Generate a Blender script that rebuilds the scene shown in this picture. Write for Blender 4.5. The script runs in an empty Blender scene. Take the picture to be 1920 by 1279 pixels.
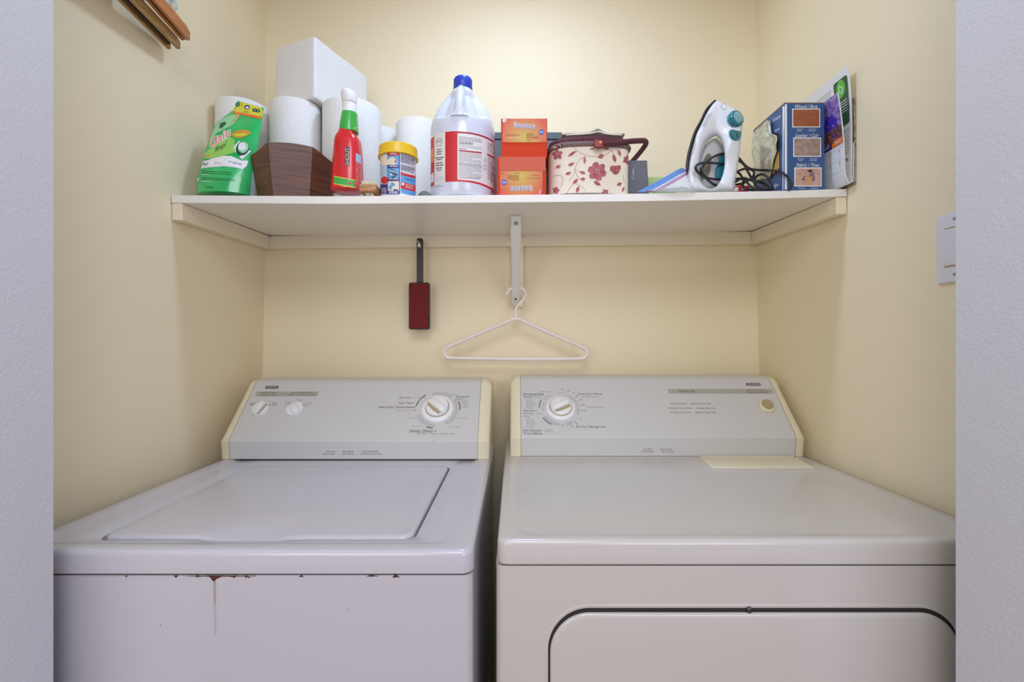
import bpy, bmesh, math, random
from mathutils import Vector, Matrix, noise
from mathutils.bvhtree import BVHTree
random.seed(7)
PI = math.pi
scene = bpy.context.scene
COL = scene.collection
V = Vector

# ------------------------------------------------------------------ camera
# The picture is a one-point perspective: focal length 875 px in a 1920 px wide frame,
# eye 1.22 m above the floor, looking along +Y, appliance tops at 0.92 m.
F, CZ, VX, HY = 875.0, 1.22, 965.0, 637.0
cam_d = bpy.data.cameras.new('camera')
cam = bpy.data.objects.new('camera', cam_d)
COL.objects.link(cam)
cam.location = (0, 0, CZ)
cam.rotation_euler = (PI / 2, 0, 0)
cam_d.sensor_width = 36
cam_d.lens = 36 * F / 1920
cam_d.shift_x = -(VX - 960) / 1920
cam_d.shift_y = -(639.5 - HY) / 1920
cam_d.clip_start = 0.02
scene.camera = cam

# ------------------------------------------------------------------ light and exposure
scene.view_settings.view_transform = 'Standard'
scene.view_settings.look = 'None'
scene.view_settings.gamma = 1
scene.view_settings.exposure = 0.05

def lin(c):
    r = []
    for x in c[:3]:
        x = x / 255.0
        r.append(x / 12.92 if x <= 0.04045 else ((x + 0.055) / 1.055) ** 2.4)
    return (r[0], r[1], r[2], 1)

world = bpy.data.worlds.new('hall_daylight')
scene.world = world
world.use_nodes = True
wbg = world.node_tree.nodes['Background']
wbg.inputs[0].default_value = (0.82, 0.80, 0.98, 1)
wbg.inputs[1].default_value = 0.55

def area(name, loc, rot, size, power, color, shape='DISK'):
    l = bpy.data.lights.new(name, 'AREA')
    l.shape = shape
    l.size = size
    l.energy = power
    l.color = color
    o = bpy.data.objects.new(name, l)
    o.location = loc
    o.rotation_euler = rot
    COL.objects.link(o)
    return o
LAMP = (0.02, 0.95, 2.40)
cl = area('closet_lamp_light', (LAMP[0], LAMP[1], 2.365), (0, 0, 0), 0.20, 4.1, (0.60, 0.84, 1.28), 'RECTANGLE')
cl.data.size_y = 0.09
area('hall_fill_high', (0.0, -0.75, 2.38), (math.radians(25), 0, 0), 0.9, 14, (0.90, 0.94, 1.06))  # added fill for the upper walls, no ceiling fitting behind it
area('hall_fill_right', (0.95, -1.4, 1.55), (math.radians(86), 0, math.radians(20)), 0.9, 10.2, (0.90, 0.88, 1.05), 'SQUARE')  # added cool frontal fill from the right, no window is built here
area('hall_fill_left', (-0.95, -1.4, 1.55), (math.radians(86), 0, math.radians(-20)), 0.9, 10.2, (1.06, 0.97, 0.86), 'SQUARE')  # added warm frontal fill from the left, an unseen source without a fixture

# ------------------------------------------------------------------ materials
MATS = {}
def mat(name, c, rough=0.5, metal=0.0, bump=None, var=None, alpha=None, trans=0, coat=0, spec=0.5, emit=None, sss=0):
    """bump=(kind, scale, strength, distance); var=(colour2, scale, kind)"""
    if name in MATS:
        return MATS[name]
    m = bpy.data.materials.new(name)
    m.use_nodes = True
    nt = m.node_tree
    b = nt.nodes['Principled BSDF']
    b.inputs['Base Color'].default_value = lin(c)
    b.inputs['Roughness'].default_value = rough
    b.inputs['Metallic'].default_value = metal
    b.inputs['Specular IOR Level'].default_value = spec
    b.inputs['Coat Weight'].default_value = coat
    b.inputs['Coat Roughness'].default_value = 0.08
    if trans:
        b.inputs['Transmission Weight'].default_value = trans
    if alpha is not None:
        b.inputs['Alpha'].default_value = alpha
    if sss:
        b.inputs['Subsurface Weight'].default_value = sss
        b.inputs['Subsurface Radius'].default_value = (0.01, 0.01, 0.01)
    tc = nt.nodes.new('ShaderNodeTexCoord')
    def tex(kind, scale):
        mp = nt.nodes.new('ShaderNodeMapping')
        nt.links.new(tc.outputs['Object'], mp.inputs[0])
        if isinstance(scale, tuple):
            mp.inputs['Scale'].default_value = scale
            s = 1
        else:
            s = scale
        if kind == 'noise':
            t = nt.nodes.new('ShaderNodeTexNoise'); t.inputs['Scale'].default_value = s
            t.inputs['Detail'].default_value = 4
            out = t.outputs['Fac']
        elif kind == 'voronoi':
            t = nt.nodes.new('ShaderNodeTexVoronoi'); t.inputs['Scale'].default_value = s
            out = t.outputs['Distance']
        else:
            t = nt.nodes.new('ShaderNodeTexWave'); t.inputs['Scale'].default_value = s
            t.inputs['Distortion'].default_value = 3.0
            t.inputs['Detail'].default_value = 3
            t.bands_direction = 'Z' if kind == 'wavez' else ('DIAGONAL' if kind == 'waved' else 'X')
            out = t.outputs['Fac']
        nt.links.new(mp.outputs[0], t.inputs['Vector'])
        return out
    if var:
        r = nt.nodes.new('ShaderNodeMix'); r.data_type = 'RGBA'
        r.inputs[6].default_value = lin(c)
        r.inputs[7].default_value = lin(var[0])
        cr = nt.nodes.new('ShaderNodeMapRange')
        cr.inputs[1].default_value = 0.35
        cr.inputs[2].default_value = 0.65
        nt.links.new(tex(var[2], var[1]), cr.inputs[0])
        nt.links.new(cr.outputs[0], r.inputs[0])
        nt.links.new(r.outputs[2], b.inputs['Base Color'])
    if bump:
        bp = nt.nodes.new('ShaderNodeBump')
        bp.inputs['Strength'].default_value = bump[2]
        bp.inputs['Distance'].default_value = bump[3]
        nt.links.new(tex(bump[0], bump[1]), bp.inputs['Height'])
        nt.links.new(bp.outputs[0], b.inputs['Normal'])
    if emit:
        b.inputs['Emission Color'].default_value = lin(c)
        b.inputs['Emission Strength'].default_value = emit
    MATS[name] = m
    return m

m_wall = mat('cream_wall_paint', (243, 229, 193), 0.55, bump=('noise', 160, 0.12, 0.002), spec=0.3)
m_ledger = mat('cream_trim_paint', (242, 230, 200), 0.4, spec=0.4)
m_jamb = mat('white_wall_paint', (212, 211, 213), 0.6, bump=('noise', 220, 0.35, 0.002), spec=0.3)
m_floor = mat('floor_wood', (150, 120, 90), 0.4, var=((120, 92, 66), (3, 40, 3), 'noise'))
m_ceil = mat('ceiling_white', (240, 238, 232), 0.8)
m_shelf = mat('white_melamine', (241, 238, 228), 0.35)
m_enamel = mat('white_enamel', (196, 193, 196), 0.22, coat=0.3)
m_enamel2 = mat('warm_white_enamel', (201, 196, 187), 0.22, coat=0.3)
m_panel = mat('grey_white_panel', (208, 208, 204), 0.35)
m_yellowed = mat('yellowed_plastic', (232, 224, 192), 0.35)
m_black = mat('black_print', (28, 28, 30), 0.6)
m_dgrey = mat('dark_grey_print', (80, 80, 82), 0.6)
m_mgrey = mat('mid_grey_print', (150, 150, 148), 0.6)
m_lgrey = mat('light_grey_print', (192, 192, 190), 0.5)
m_bar = mat('warm_grey_bar', (176, 173, 160), 0.5)
m_white = mat('white_plastic', (238, 238, 238), 0.35)
m_wprint = mat('white_print', (240, 240, 240), 0.5)
m_tan = mat('tan_plastic', (176, 160, 120), 0.45)
m_gap = mat('dark_gap', (40, 36, 34), 0.8)
m_metalw = mat('white_painted_metal', (236, 232, 222), 0.4)
m_steel = mat('steel', (170, 170, 172), 0.3, metal=1)
m_dsteel = mat('dark_soleplate', (90, 90, 92), 0.35, metal=0.8)
m_rust = mat('rust', (96, 48, 26), 0.9, var=((60, 28, 16), 300, 'noise'))
m_stain = mat('rust_stain', (176, 140, 100), 0.8, alpha=0.22)
m_stain2 = mat('brown_smudge', (176, 150, 122), 0.8, alpha=0.3)
m_paper = mat('paper_towel', (236, 235, 230), 0.85, bump=('voronoi', (300, 300, 260), 0.45, 0.0016), spec=0.2)
m_card = mat('cardboard', (176, 140, 100), 0.8)
m_wrap = mat('crinkled_white_wrap', (232, 231, 226), 0.28, bump=('noise', (70, 70, 420), 0.55, 0.0025))
m_walnut = mat('walnut', (112, 68, 44), 0.42, bump=('noise', (30, 30, 400), 0.15, 0.001), var=((76, 44, 28), (12, 12, 230), 'noise'))
m_walnut2 = mat('walnut_light', (126, 92, 56), 0.42, var=((88, 60, 36), (60, 60, 260), 'noise'))
m_green = mat('green_film', (52, 196, 106), 0.22, coat=0.4, var=((34, 178, 90), 25, 'noise'))
m_lime = mat('lime_print', (150, 214, 96), 0.3, coat=0.4)
m_palegreen = mat('pale_green_print', (150, 216, 160), 0.3, coat=0.3)
m_dkgreen = mat('dark_green_print', (20, 96, 60), 0.3, coat=0.3)
m_yellowp = mat('yellow_print', (226, 216, 62), 0.3, coat=0.3)
m_orangep = mat('orange_print', (236, 120, 40), 0.3, coat=0.3)
m_mango = mat('mango_print', (214, 160, 60), 0.3, coat=0.3)
m_red = mat('red_plastic', (214, 34, 40), 0.25, coat=0.3)
m_redp = mat('red_print', (206, 36, 40), 0.4)
m_green2 = mat('green_plastic', (60, 176, 70), 0.25, coat=0.3)
m_yellow = mat('yellow_plastic', (238, 196, 40), 0.3)
m_navy = mat('navy_print', (52, 46, 120), 0.4)
m_blue = mat('blue_plastic', (44, 66, 176), 0.3)
m_bluep = mat('blue_print', (92, 160, 214), 0.4)
m_paleblue = mat('pale_blue_print', (168, 196, 216), 0.4)
m_cream = mat('cream_print', (226, 218, 190), 0.5)
m_jug = mat('white_jug_plastic', (216, 221, 232), 0.22, coat=0.4)
m_jlabel = mat('jug_label', (232, 228, 224), 0.45)
m_wood = mat('pale_wood', (196, 150, 100), 0.5, var=((160, 112, 68), (40, 300, 300), 'noise'))
m_bristle = mat('pale_bristle', (226, 216, 180), 0.7)
m_stone = mat('grey_green_rubber', (92, 104, 96), 0.6)
m_maroon = mat('burgundy_braid', (146, 78, 90), 0.6, bump=('waved', 260, 1.0, 0.002), var=((92, 42, 54), 210, 'waved'))
m_maroon2 = mat('burgundy_cream_braid', (90, 36, 48), 0.6, bump=('waved', 200, 1.0, 0.002), var=((206, 180, 170), 170, 'waved'))
m_leather = mat('red_leather', (150, 50, 44), 0.4)
m_bask = mat('cream_cotton', (236, 226, 204), 0.75, bump=('noise', 400, 0.1, 0.001))
m_rose = mat('rose_print', (188, 116, 116), 0.75, var=((164, 84, 90), 90, 'noise'))
m_rose2 = mat('dark_rose_print', (146, 62, 72), 0.75)
m_rose3 = mat('light_rose_print', (214, 150, 146), 0.75)
m_brass = mat('brass', (210, 170, 90), 0.3, metal=1)
m_cloth = mat('cream_cloth', (226, 218, 196), 0.8, bump=('noise', 120, 0.15, 0.002))
m_dkbox = mat('dark_grey_card', (98, 100, 106), 0.55)
m_dkbox2 = mat('slate_card', (84, 94, 100), 0.55)
m_clear = mat('clear_film', (232, 238, 240), 0.15, alpha=0.5)
m_zipblue = mat('blue_film', (104, 150, 214), 0.3, alpha=0.85)
m_zippurple = mat('purple_film', (170, 70, 150), 0.35)
m_palepkt = mat('pale_green_packet', (176, 206, 130), 0.4)
m_iron = mat('iron_white', (232, 235, 238), 0.25, coat=0.3)
m_irongrey = mat('iron_grey', (196, 198, 196), 0.35)
m_teal = mat('teal_plastic', (20, 118, 132), 0.2, coat=0.5)
m_teal2 = mat('pale_teal_face', (120, 180, 180), 0.3, coat=0.5)
m_olive = mat('smoked_tank', (120, 118, 100), 0.2, coat=0.5)
m_cord = mat('black_rubber', (26, 26, 28), 0.35)
m_boxblue = mat('blue_card', (52, 88, 140), 0.4)
m_boxside = mat('blue_grey_card', (58, 92, 142), 0.45)
m_mahog = mat('mahogany_photo', (140, 72, 38), 0.4, var=((166, 92, 54), (40, 40, 300), 'noise'))
m_leath = mat('leather_photo', (146, 122, 110), 0.45, var=((170, 148, 136), 120, 'noise'))
m_fabr = mat('fabric_photo', (206, 170, 156), 0.45, var=((190, 150, 130), 90, 'noise'))
m_brown = mat('brown_print', (120, 92, 60), 0.6)
m_ppaper = mat('white_paper', (232, 232, 230), 0.55)
m_crump = mat('crumpled_paper', (216, 212, 190), 0.7, var=((190, 180, 140), 60, 'noise'), bump=('noise', 150, 0.4, 0.003))
m_magaz = mat('purple_photo', (92, 70, 150), 0.35, var=((170, 140, 196), 120, 'noise'))
m_magaz2 = mat('autumn_photo', (150, 84, 70), 0.35, var=((60, 60, 66), 160, 'noise'))
m_magaz3 = mat('multicolour_photo', (110, 84, 60), 0.35, var=((190, 180, 160), 140, 'noise'))
m_dkg = mat('dark_green_card', (30, 84, 56), 0.4)
m_blackp = mat('black_plastic', (32, 33, 36), 0.4)
m_lint = mat('red_lint_fabric', (128, 18, 22), 0.8, var=((84, 10, 16), 260, 'noise'), bump=('noise', 900, 0.6, 0.001))
m_hang = mat('pale_hanger_plastic', (236, 226, 216), 0.35)
m_hwood = mat('orange_varnished_wood', (196, 124, 66), 0.35, var=((172, 102, 52), (100, 6, 100), 'noise'))
m_hwood2 = mat('pale_varnished_wood', (190, 152, 96), 0.35, var=((156, 116, 66), (100, 6, 100), 'noise'))
m_felt = mat('felt_dark', (84, 60, 40), 0.9)
m_switch = mat('switch_white', (226, 227, 230), 0.3)
m_glass = mat('frosted_lamp_glass', (255, 244, 226), 0.4, emit=2.0)
m_hookclear = mat('clear_hook_plastic', (206, 224, 230), 0.15, alpha=0.6)

def glow_card(name):
    """orange card with a printed yellow burst in the middle of its front"""
    m = bpy.data.materials.new(name); m.use_nodes = True
    nt = m.node_tree; b = nt.nodes['Principled BSDF']
    tc = nt.nodes.new('ShaderNodeTexCoord'); mp = nt.nodes.new('ShaderNodeMapping')
    mp.inputs['Location'].default_value = (0.0, 0, -0.75)
    mp.inputs['Scale'].default_value = (18, 0, 17)
    g = nt.nodes.new('ShaderNodeTexGradient'); g.gradient_type = 'SPHERICAL'
    mx = nt.nodes.new('ShaderNodeMix'); mx.data_type = 'RGBA'
    mx.inputs[6].default_value = lin((208, 62, 6)); mx.inputs[7].default_value = lin((198, 168, 26))
    nt.links.new(tc.outputs['Object'], mp.inputs[0]); nt.links.new(mp.outputs[0], g.inputs[0])
    nt.links.new(g.outputs['Fac'], mx.inputs[0]); nt.links.new(mx.outputs[2], b.inputs['Base Color'])
    b.inputs['Roughness'].default_value = 0.35
    return m
m_carton = glow_card('orange_yellow_card')
m_cartons = mat('orange_card', (206, 58, 6), 0.6, spec=0.25)
m_cartonp = mat('salmon_card', (204, 84, 48), 0.5)

# ------------------------------------------------------------------ measuring
CAM = V((0, 0, CZ))
def W(px, py, d):
    """point at distance d along the view axis that the photograph shows at (px, py)"""
    return V(((px - VX) * d / F, d, CZ - (py - HY) * d / F))
def WX(px, py, x):
    """point on the plane X = x"""
    return W(px, py, x * F / (px - VX))

# ------------------------------------------------------------------ mesh builder
_textcache = {}
def text_mesh(s):
    if s in _textcache:
        return _textcache[s]
    cu = bpy.data.curves.new('t', 'FONT')
    cu.body = s
    cu.resolution_u = 2
    o = bpy.data.objects.new('t', cu)
    COL.objects.link(o)
    bpy.context.view_layer.update()
    me = bpy.data.meshes.new_from_object(o.evaluated_get(bpy.context.evaluated_depsgraph_get()))
    vs = [(v.co.x, v.co.y) for v in me.vertices]
    fs = [tuple(p.vertices) for p in me.polygons]
    bpy.data.objects.remove(o)
    bpy.data.curves.remove(cu)
    bpy.data.meshes.remove(me)
    _textcache[s] = (vs, fs)
    return vs, fs

class M:
    def __init__(s):
        s.v = []; s.f = []; s.m = []
    def add(s, vs, fs, mi=0, xf=None):
        o = len(s.v)
        for p in vs:
            p = V(p)
            s.v.append(xf @ p if xf is not None else p)
        for f in fs:
            s.f.append(tuple(i + o for i in f)); s.m.append(mi)
        return s
    def box(s, x0, x1, y0, y1, z0, z1, mi=0, xf=None):
        vs = [(x, y, z) for z in (z0, z1) for y in (y0, y1) for x in (x0, x1)]
        fs = [(0, 2, 3, 1), (4, 5, 7, 6), (0, 1, 5, 4), (2, 6, 7, 3), (0, 4, 6, 2), (1, 3, 7, 5)]
        return s.add(vs, fs, mi, xf)
    def loft(s, rings, mi=0, cap=(True, True), closed=True, xf=None):
        n = len(rings[0]); vs = [p for r in rings for p in r]; fs = []
        for i in range(len(rings) - 1):
            for j in range(n if closed else n - 1):
                k = (j + 1) % n
                fs.append((i * n + j, i * n + k, (i + 1) * n + k, (i + 1) * n + j))
        if cap[0]: fs.append(tuple(reversed(range(n))))
        if cap[1]: fs.append(tuple((len(rings) - 1) * n + j for j in range(n)))
        return s.add(vs, fs, mi, xf)
    def lathe(s, prof, c=(0, 0, 0), seg=48, mi=0, xf=None, cap=(True, True), mod=None):
        rings = []
        for (r, z) in prof:
            ring = []
            for j in range(seg):
                a = 2 * PI * j / seg
                rr = r * (mod(a, z) if mod else 1)
                ring.append((c[0] + rr * math.cos(a), c[1] + rr * math.sin(a), c[2] + z))
            rings.append(ring)
        return s.loft(rings, mi, cap, xf=xf)
    def tube(s, pts, r, seg=10, mi=0, closed=False, flat=1.0, sub=6, smooth=True):
        P = [V(p) for p in pts]
        if smooth and len(P) > 2:
            P = catmull(P, sub, closed)
        n = len(P); rings = []; up = None
        for i in range(n):
            a = P[(i - 1) % n] if (closed or i > 0) else P[0]
            b = P[(i + 1) % n] if (closed or i < n - 1) else P[-1]
            t = (b - a).normalized()
            if up is None:
                up = V((0, 0, 1)) if abs(t.z) < 0.9 else V((0, 1, 0))
            sd = t.cross(up)
            if sd.length < 1e-5: sd = t.cross(V((1, 0, 0)))
            sd.normalize(); up = sd.cross(t).normalized()
            rr = r[i * len(r) // n] if isinstance(r, (list, tuple)) else r
            rings.append([P[i] + sd * rr * math.cos(2 * PI * j / seg) + up * rr * flat * math.sin(2 * PI * j / seg) for j in range(seg)])
        if closed: rings.append(rings[0])
        return s.loft(rings, mi, (not closed, not closed))
    def prism(s, pts, t0, t1, fn, mi=0):
        """pts 2-D outline, fn(a, b, t) -> point"""
        n = len(pts)
        vs = [fn(a, b, t0) for a, b in pts] + [fn(a, b, t1) for a, b in pts]
        fs = [tuple(range(n)), tuple(reversed(range(n, 2 * n)))]
        for i in range(n):
            k = (i + 1) % n
            fs.append((i, i + n, k + n, k))
        return s.add(vs, fs, mi)
    def grid(s, fn, nu, nv, mi=0):
        vs = [fn(i / nu, j / nv) for j in range(nv + 1) for i in range(nu + 1)]
        fs = [(j * (nu + 1) + i, j * (nu + 1) + i + 1, (j + 1) * (nu + 1) + i + 1, (j + 1) * (nu + 1) + i) for j in range(nv) for i in range(nu)]
        return s.add(vs, fs, mi)
    def sheet(s, fn, nu, nv, th, mi=0):
        """fn(u, v) surface given a real thickness th along its normal"""
        e = 1e-3
        def nrm(u, v):
            a = V(fn(min(u + e, 1), v)) - V(fn(max(u - e, 0), v)); b = V(fn(u, min(v + e, 1))) - V(fn(u, max(v - e, 0)))
            c = a.cross(b)
            return c.normalized() if c.length > 1e-12 else V((0, -1, 0))
        A = []; B = []
        for j in range(nv + 1):
            for i in range(nu + 1):
                p = V(fn(i / nu, j / nv)); q = nrm(i / nu, j / nv)
                A.append(p + q * th / 2); B.append(p - q * th / 2)
        n = nu + 1; N = len(A); fs = []
        for j in range(nv):
            for i in range(nu):
                a, b, c, d = j * n + i, j * n + i + 1, (j + 1) * n + i + 1, (j + 1) * n + i
                fs.append((a, b, c, d)); fs.append((a + N, d + N, c + N, b + N))
        edge = [(i, i + 1) for i in range(nu)] + [((j + 1) * n - 1, (j + 2) * n - 1) for j in range(nv)]
        edge += [(nv * n + i + 1, nv * n + i) for i in range(nu)] + [((j + 1) * n, j * n) for j in range(nv)]
        for a, b in edge: fs.append((b, a, a + N, b + N))
        return s.add(A + B, fs, mi)
    def softbox(s, c, h, r, n=8, ax=None, puff=0.0, jit=0.0, mi=0, freq=30):
        ax = ax or (V((1, 0, 0)), V((0, 1, 0)), V((0, 0, 1)))
        vs = []; idx = {}; fs = []
        def vert(p):
            k = tuple(round(x, 5) for x in p)
            if k in idx: return idx[k]
            q = V((p[0] * h[0], p[1] * h[1], p[2] * h[2]))
            inner = V([max(-(h[i] - r), min(h[i] - r, q[i])) for i in range(3)])
            d = q - inner
            if d.length > 1e-9: q = inner + d.normalized() * r
            b = 1 + puff * (1 - abs(p[0]) ** 2) * (1 - abs(p[2]) ** 2)
            q = V((q[0] * (1 + puff * 0.4 * (1 - p[1] ** 2) * (1 - p[2] ** 2)), q[1] * b, q[2] * (1 + puff * 0.3 * (1 - p[0] ** 2) * (1 - p[1] ** 2))))
            w = V(c) + ax[0] * q[0] + ax[1] * q[1] + ax[2] * q[2]
            if jit: w += noise.noise_vector(w * freq) * jit
            idx[k] = len(vs); vs.append(w); return idx[k]
        # denser rows near the edges keep the rounding crisp
        g = sorted(set([-1 + 2 * i / n for i in range(n + 1)]))
        def coords(hh):
            k = 1 - r / hh
            ins = [-1 + (1 - k) * t for t in (0, .3, .6, 1)]
            mid = [-k + 2 * k * i / n for i in range(1, n)]
            return ins + mid + [-x for x in reversed(ins)]
        G = [coords(h[0]), coords(h[1]), coords(h[2])]
        for a in range(3):
            b, cc = (a + 1) % 3, (a + 2) % 3
            for sgn in (-1, 1):
                for i in range(len(G[b]) - 1):
                    for j in range(len(G[cc]) - 1):
                        q = []
                        for (u, w) in ((i, j), (i + 1, j), (i + 1, j + 1), (i, j + 1)):
                            p = [0, 0, 0]; p[a] = sgn; p[b] = G[b][u]; p[cc] = G[cc][w]
                            q.append(vert(p))
                        if len(set(q)) == 4:
                            fs.append(tuple(q) if sgn > 0 else tuple(reversed(q)))
        return s.add(vs, fs, mi)
    # ---- prints: flat marks laid on a surface through fn(x, y, h)
    def text(s, t, x0, y0, x1, y1, fn, mi=0, h=0.0005, rot=False, shear=0.0, vert=False):
        vs, fs = text_mesh(t)
        if not vs: return s
        ax = min(v[0] for v in vs); bx = max(v[0] for v in vs); ay = min(v[1] for v in vs); by = max(v[1] for v in vs)
        out = []
        for (x, y) in vs:
            u = (x - ax) / max(bx - ax, 1e-6); w = (y - ay) / max(by - ay, 1e-6)
            if rot: u, w = 1 - u, 1 - w
            if vert: X = x0 + (x1 - x0) * (1 - w); Y = y1 - (y1 - y0) * u
            else: X = x0 + (x1 - x0) * u + shear * (w - .5) * abs(y1 - y0); Y = y1 - (y1 - y0) * w
            out.append(fn(X, Y, h))
        return s.add(out, fs, mi)
    def rect(s, x0, y0, x1, y1, fn, mi=0, nx=1, ny=1, h=0.0003, sk=0.0):
        return s.grid(lambda u, v: fn(x0 + (x1 - x0) * u + sk * (v - .5), y1 + (y0 - y1) * v, h), nx, ny, mi)
    def quad(s, a, b, c, d, fn, mi=0, nx=4, ny=4, h=0.0003):
        def g(u, v):
            x = (a[0] * (1 - u) + b[0] * u) * (1 - v) + (d[0] * (1 - u) + c[0] * u) * v
            y = (a[1] * (1 - u) + b[1] * u) * (1 - v) + (d[1] * (1 - u) + c[1] * u) * v
            return fn(x, y, h)
        return s.grid(g, nx, ny, mi)
    def disc(s, cx, cy, rx, ry, fn, mi=0, h=0.0004, n=20, rings=2, wob=0, rot=0, tip=0):
        vs = [fn(cx, cy, h)]; fs = []
        for k in range(1, rings + 1):
            for j in range(n):
                a = 2 * PI * j / n; q = k / rings
                w = 1 + (wob * math.sin(a * 3 + cx) + wob * .7 * math.sin(a * 5 + cy) if wob else 0)
                x = rx * w * math.cos(a) * q; y = ry * w * math.sin(a) * q
                if tip: y *= (1 - abs(x / rx) ** 2 * tip)
                vs.append(fn(cx + x * math.cos(rot) - y * math.sin(rot), cy + x * math.sin(rot) + y * math.cos(rot), h))
        for j in range(n): fs.append((0, 1 + j, 1 + (j + 1) % n))
        for k in range(rings - 1):
            o = 1 + k * n
            for j in range(n): fs.append((o + j, o + n + j, o + n + (j + 1) % n, o + (j + 1) % n))
        return s.add(vs, fs, mi)
    def arc(s, cx, cy, r0, r1, a0, a1, fn, mi=0, h=0.0004, n=16, ky=1.0):
        def g(u, v):
            a = math.radians(a0 + (a1 - a0) * u); r = r0 + (r1 - r0) * v
            return fn(cx + r * math.cos(a), cy - r * ky * math.sin(a), h)
        return s.grid(g, n, 1, mi)
    def stroke(s, pts, w, fn, mi=0, h=0.0004, sub=5):
        P = [V((p[0], p[1], 0)) for p in pts]
        if len(P) > 2: P = catmull(P, sub, False)
        vs = []
        for i, p in enumerate(P):
            t = (P[min(i + 1, len(P) - 1)] - P[max(i - 1, 0)]); t = t.normalized() if t.length else V((1, 0, 0))
            n = V((-t.y, t.x, 0)) * w / 2
            vs += [fn(p.x - n.x, p.y - n.y, h), fn(p.x + n.x, p.y + n.y, h)]
        return s.add(vs, [(2 * i, 2 * i + 1, 2 * i + 3, 2 * i + 2) for i in range(len(P) - 1)], mi)
    def lines(s, x0, y0, x1, y1, n, fn, mi=0, w=0.7, h=0.0005, dy=0.0, nx=3):
        """small print too fine to read: rows of word-length dashes"""
        for i in range(n):
            y = y0 + (y1 - y0) * (i + .5) / n; x = x0
            end = x1 if i % 5 != 4 else x0 + (x1 - x0) * .6
            while x < end - 1:
                l = random.uniform(2.2, 6.5); xe = min(x + l, end)
                ya = y + dy * ((x - x0) / max(x1 - x0, 1)) ** 1.0; yb = y + dy * ((xe - x0) / max(x1 - x0, 1))
                s.quad((x, ya + w / 2), (xe, yb + w / 2), (xe, yb - w / 2), (x, ya - w / 2), fn, mi, 1, 1, h)
                x = xe + 0.8
        return s
    def bvh(s):
        return BVHTree.FromPolygons([tuple(v) for v in s.v], s.f)
    def build(s, name, mats, parent=None, loc=None, smooth=35, bevel=0, seg=2, label=None, cat=None, group=None, kind=None):
        org = V(parent_loc(parent)) if parent else (V(loc) if loc is not None else V((0, 0, 0)))
        me = bpy.data.meshes.new(name)
        me.from_pydata([tuple(v - org) for v in s.v], [], s.f)
        if not isinstance(mats, (list, tuple)): mats = [mats]
        for m in mats: me.materials.append(m)
        for p, mi in zip(me.polygons, s.m): p.material_index = mi
        me.validate(); me.update()
        bm = bmesh.new(); bm.from_mesh(me)
        if len(s.f) > 1 and not getattr(s, 'open', False): bmesh.ops.recalc_face_normals(bm, faces=bm.faces)
        bm.to_mesh(me); bm.free()
        if smooth:
            for p in me.polygons: p.use_smooth = True
            me.set_sharp_from_angle(angle=math.radians(smooth))
        o = bpy.data.objects.new(name, me); COL.objects.link(o)
        if parent: o.parent = parent
        elif loc is not None: o.location = loc
        if bevel:
            b = o.modifiers.new('bevel', 'BEVEL'); b.width = bevel; b.segments = seg; b.limit_method = 'ANGLE'
            b.angle_limit = math.radians(40); b.harden_normals = True
        tag(o, label, cat, group, kind)
        return o

def catmull(P, sub, closed=False):
    out = []; n = len(P)
    rng = range(n) if closed else range(n - 1)
    for i in rng:
        if closed: a, b, c, d = P[(i - 1) % n], P[i], P[(i + 1) % n], P[(i + 2) % n]
        else: a, b, c, d = P[max(i - 1, 0)], P[i], P[i + 1], P[min(i + 2, n - 1)]
        for k in range(sub):
            t = k / sub
            out.append(0.5 * ((2 * b) + (c - a) * t + (2 * a - 5 * b + 4 * c - d) * t * t + (3 * b - a - 3 * c + d) * t ** 3))
    if not closed: out.append(P[-1])
    return out

def parent_loc(o):
    l = V((0, 0, 0))
    while o: l += V(o.location); o = o.parent
    return l
def tag(o, label=None, cat=None, group=None, kind=None):
    if label: o['label'] = label
    if cat: o['category'] = cat
    if group: o['group'] = group
    if kind: o['kind'] = kind
def thing(name, loc, label, cat, group=None):
    o = bpy.data.objects.new(name, None); COL.objects.link(o)
    o.location = loc; o.empty_display_size = 0.05
    tag(o, label, cat, group)
    return o
def struct(m, name, mats, **k):
    return m.build(name, mats, kind='structure', **k)
def copy_thing(o, loc, label=None, scale=None):
    def rec(a, par):
        c = a.copy(); COL.objects.link(c)
        if par: c.parent = par
        for ch in [x for x in bpy.data.objects if x.parent == a]: rec(ch, c)
        return c
    c = rec(o, None); c.location = loc
    if label: c['label'] = label
    if scale: c.scale = scale
    return c
def surf(m):
    """where on the surface of builder m the photograph shows a mark; h lifts it off the surface"""
    t = m.bvh()
    def fn(x, y, h=0.0):
        d = W(x, y, 1.0) - CAM; d.normalize()
        p, n, i, dist = t.ray_cast(CAM, d)
        if p is None:
            g = CAM + d * 1.1 / d.y
            p, n, i, dist = t.find_nearest(g)
        if n.dot(d) > 0: n = -n
        return p + n * h
    return fn
def frame(o, u, v):
    u = V(u).normalized(); v = V(v).normalized(); n = u.cross(v)
    m = Matrix.Identity(4)
    for i in range(3): m[i][0] = u[i]; m[i][1] = v[i]; m[i][2] = n[i]; m[i][3] = o[i]
    return m
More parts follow.
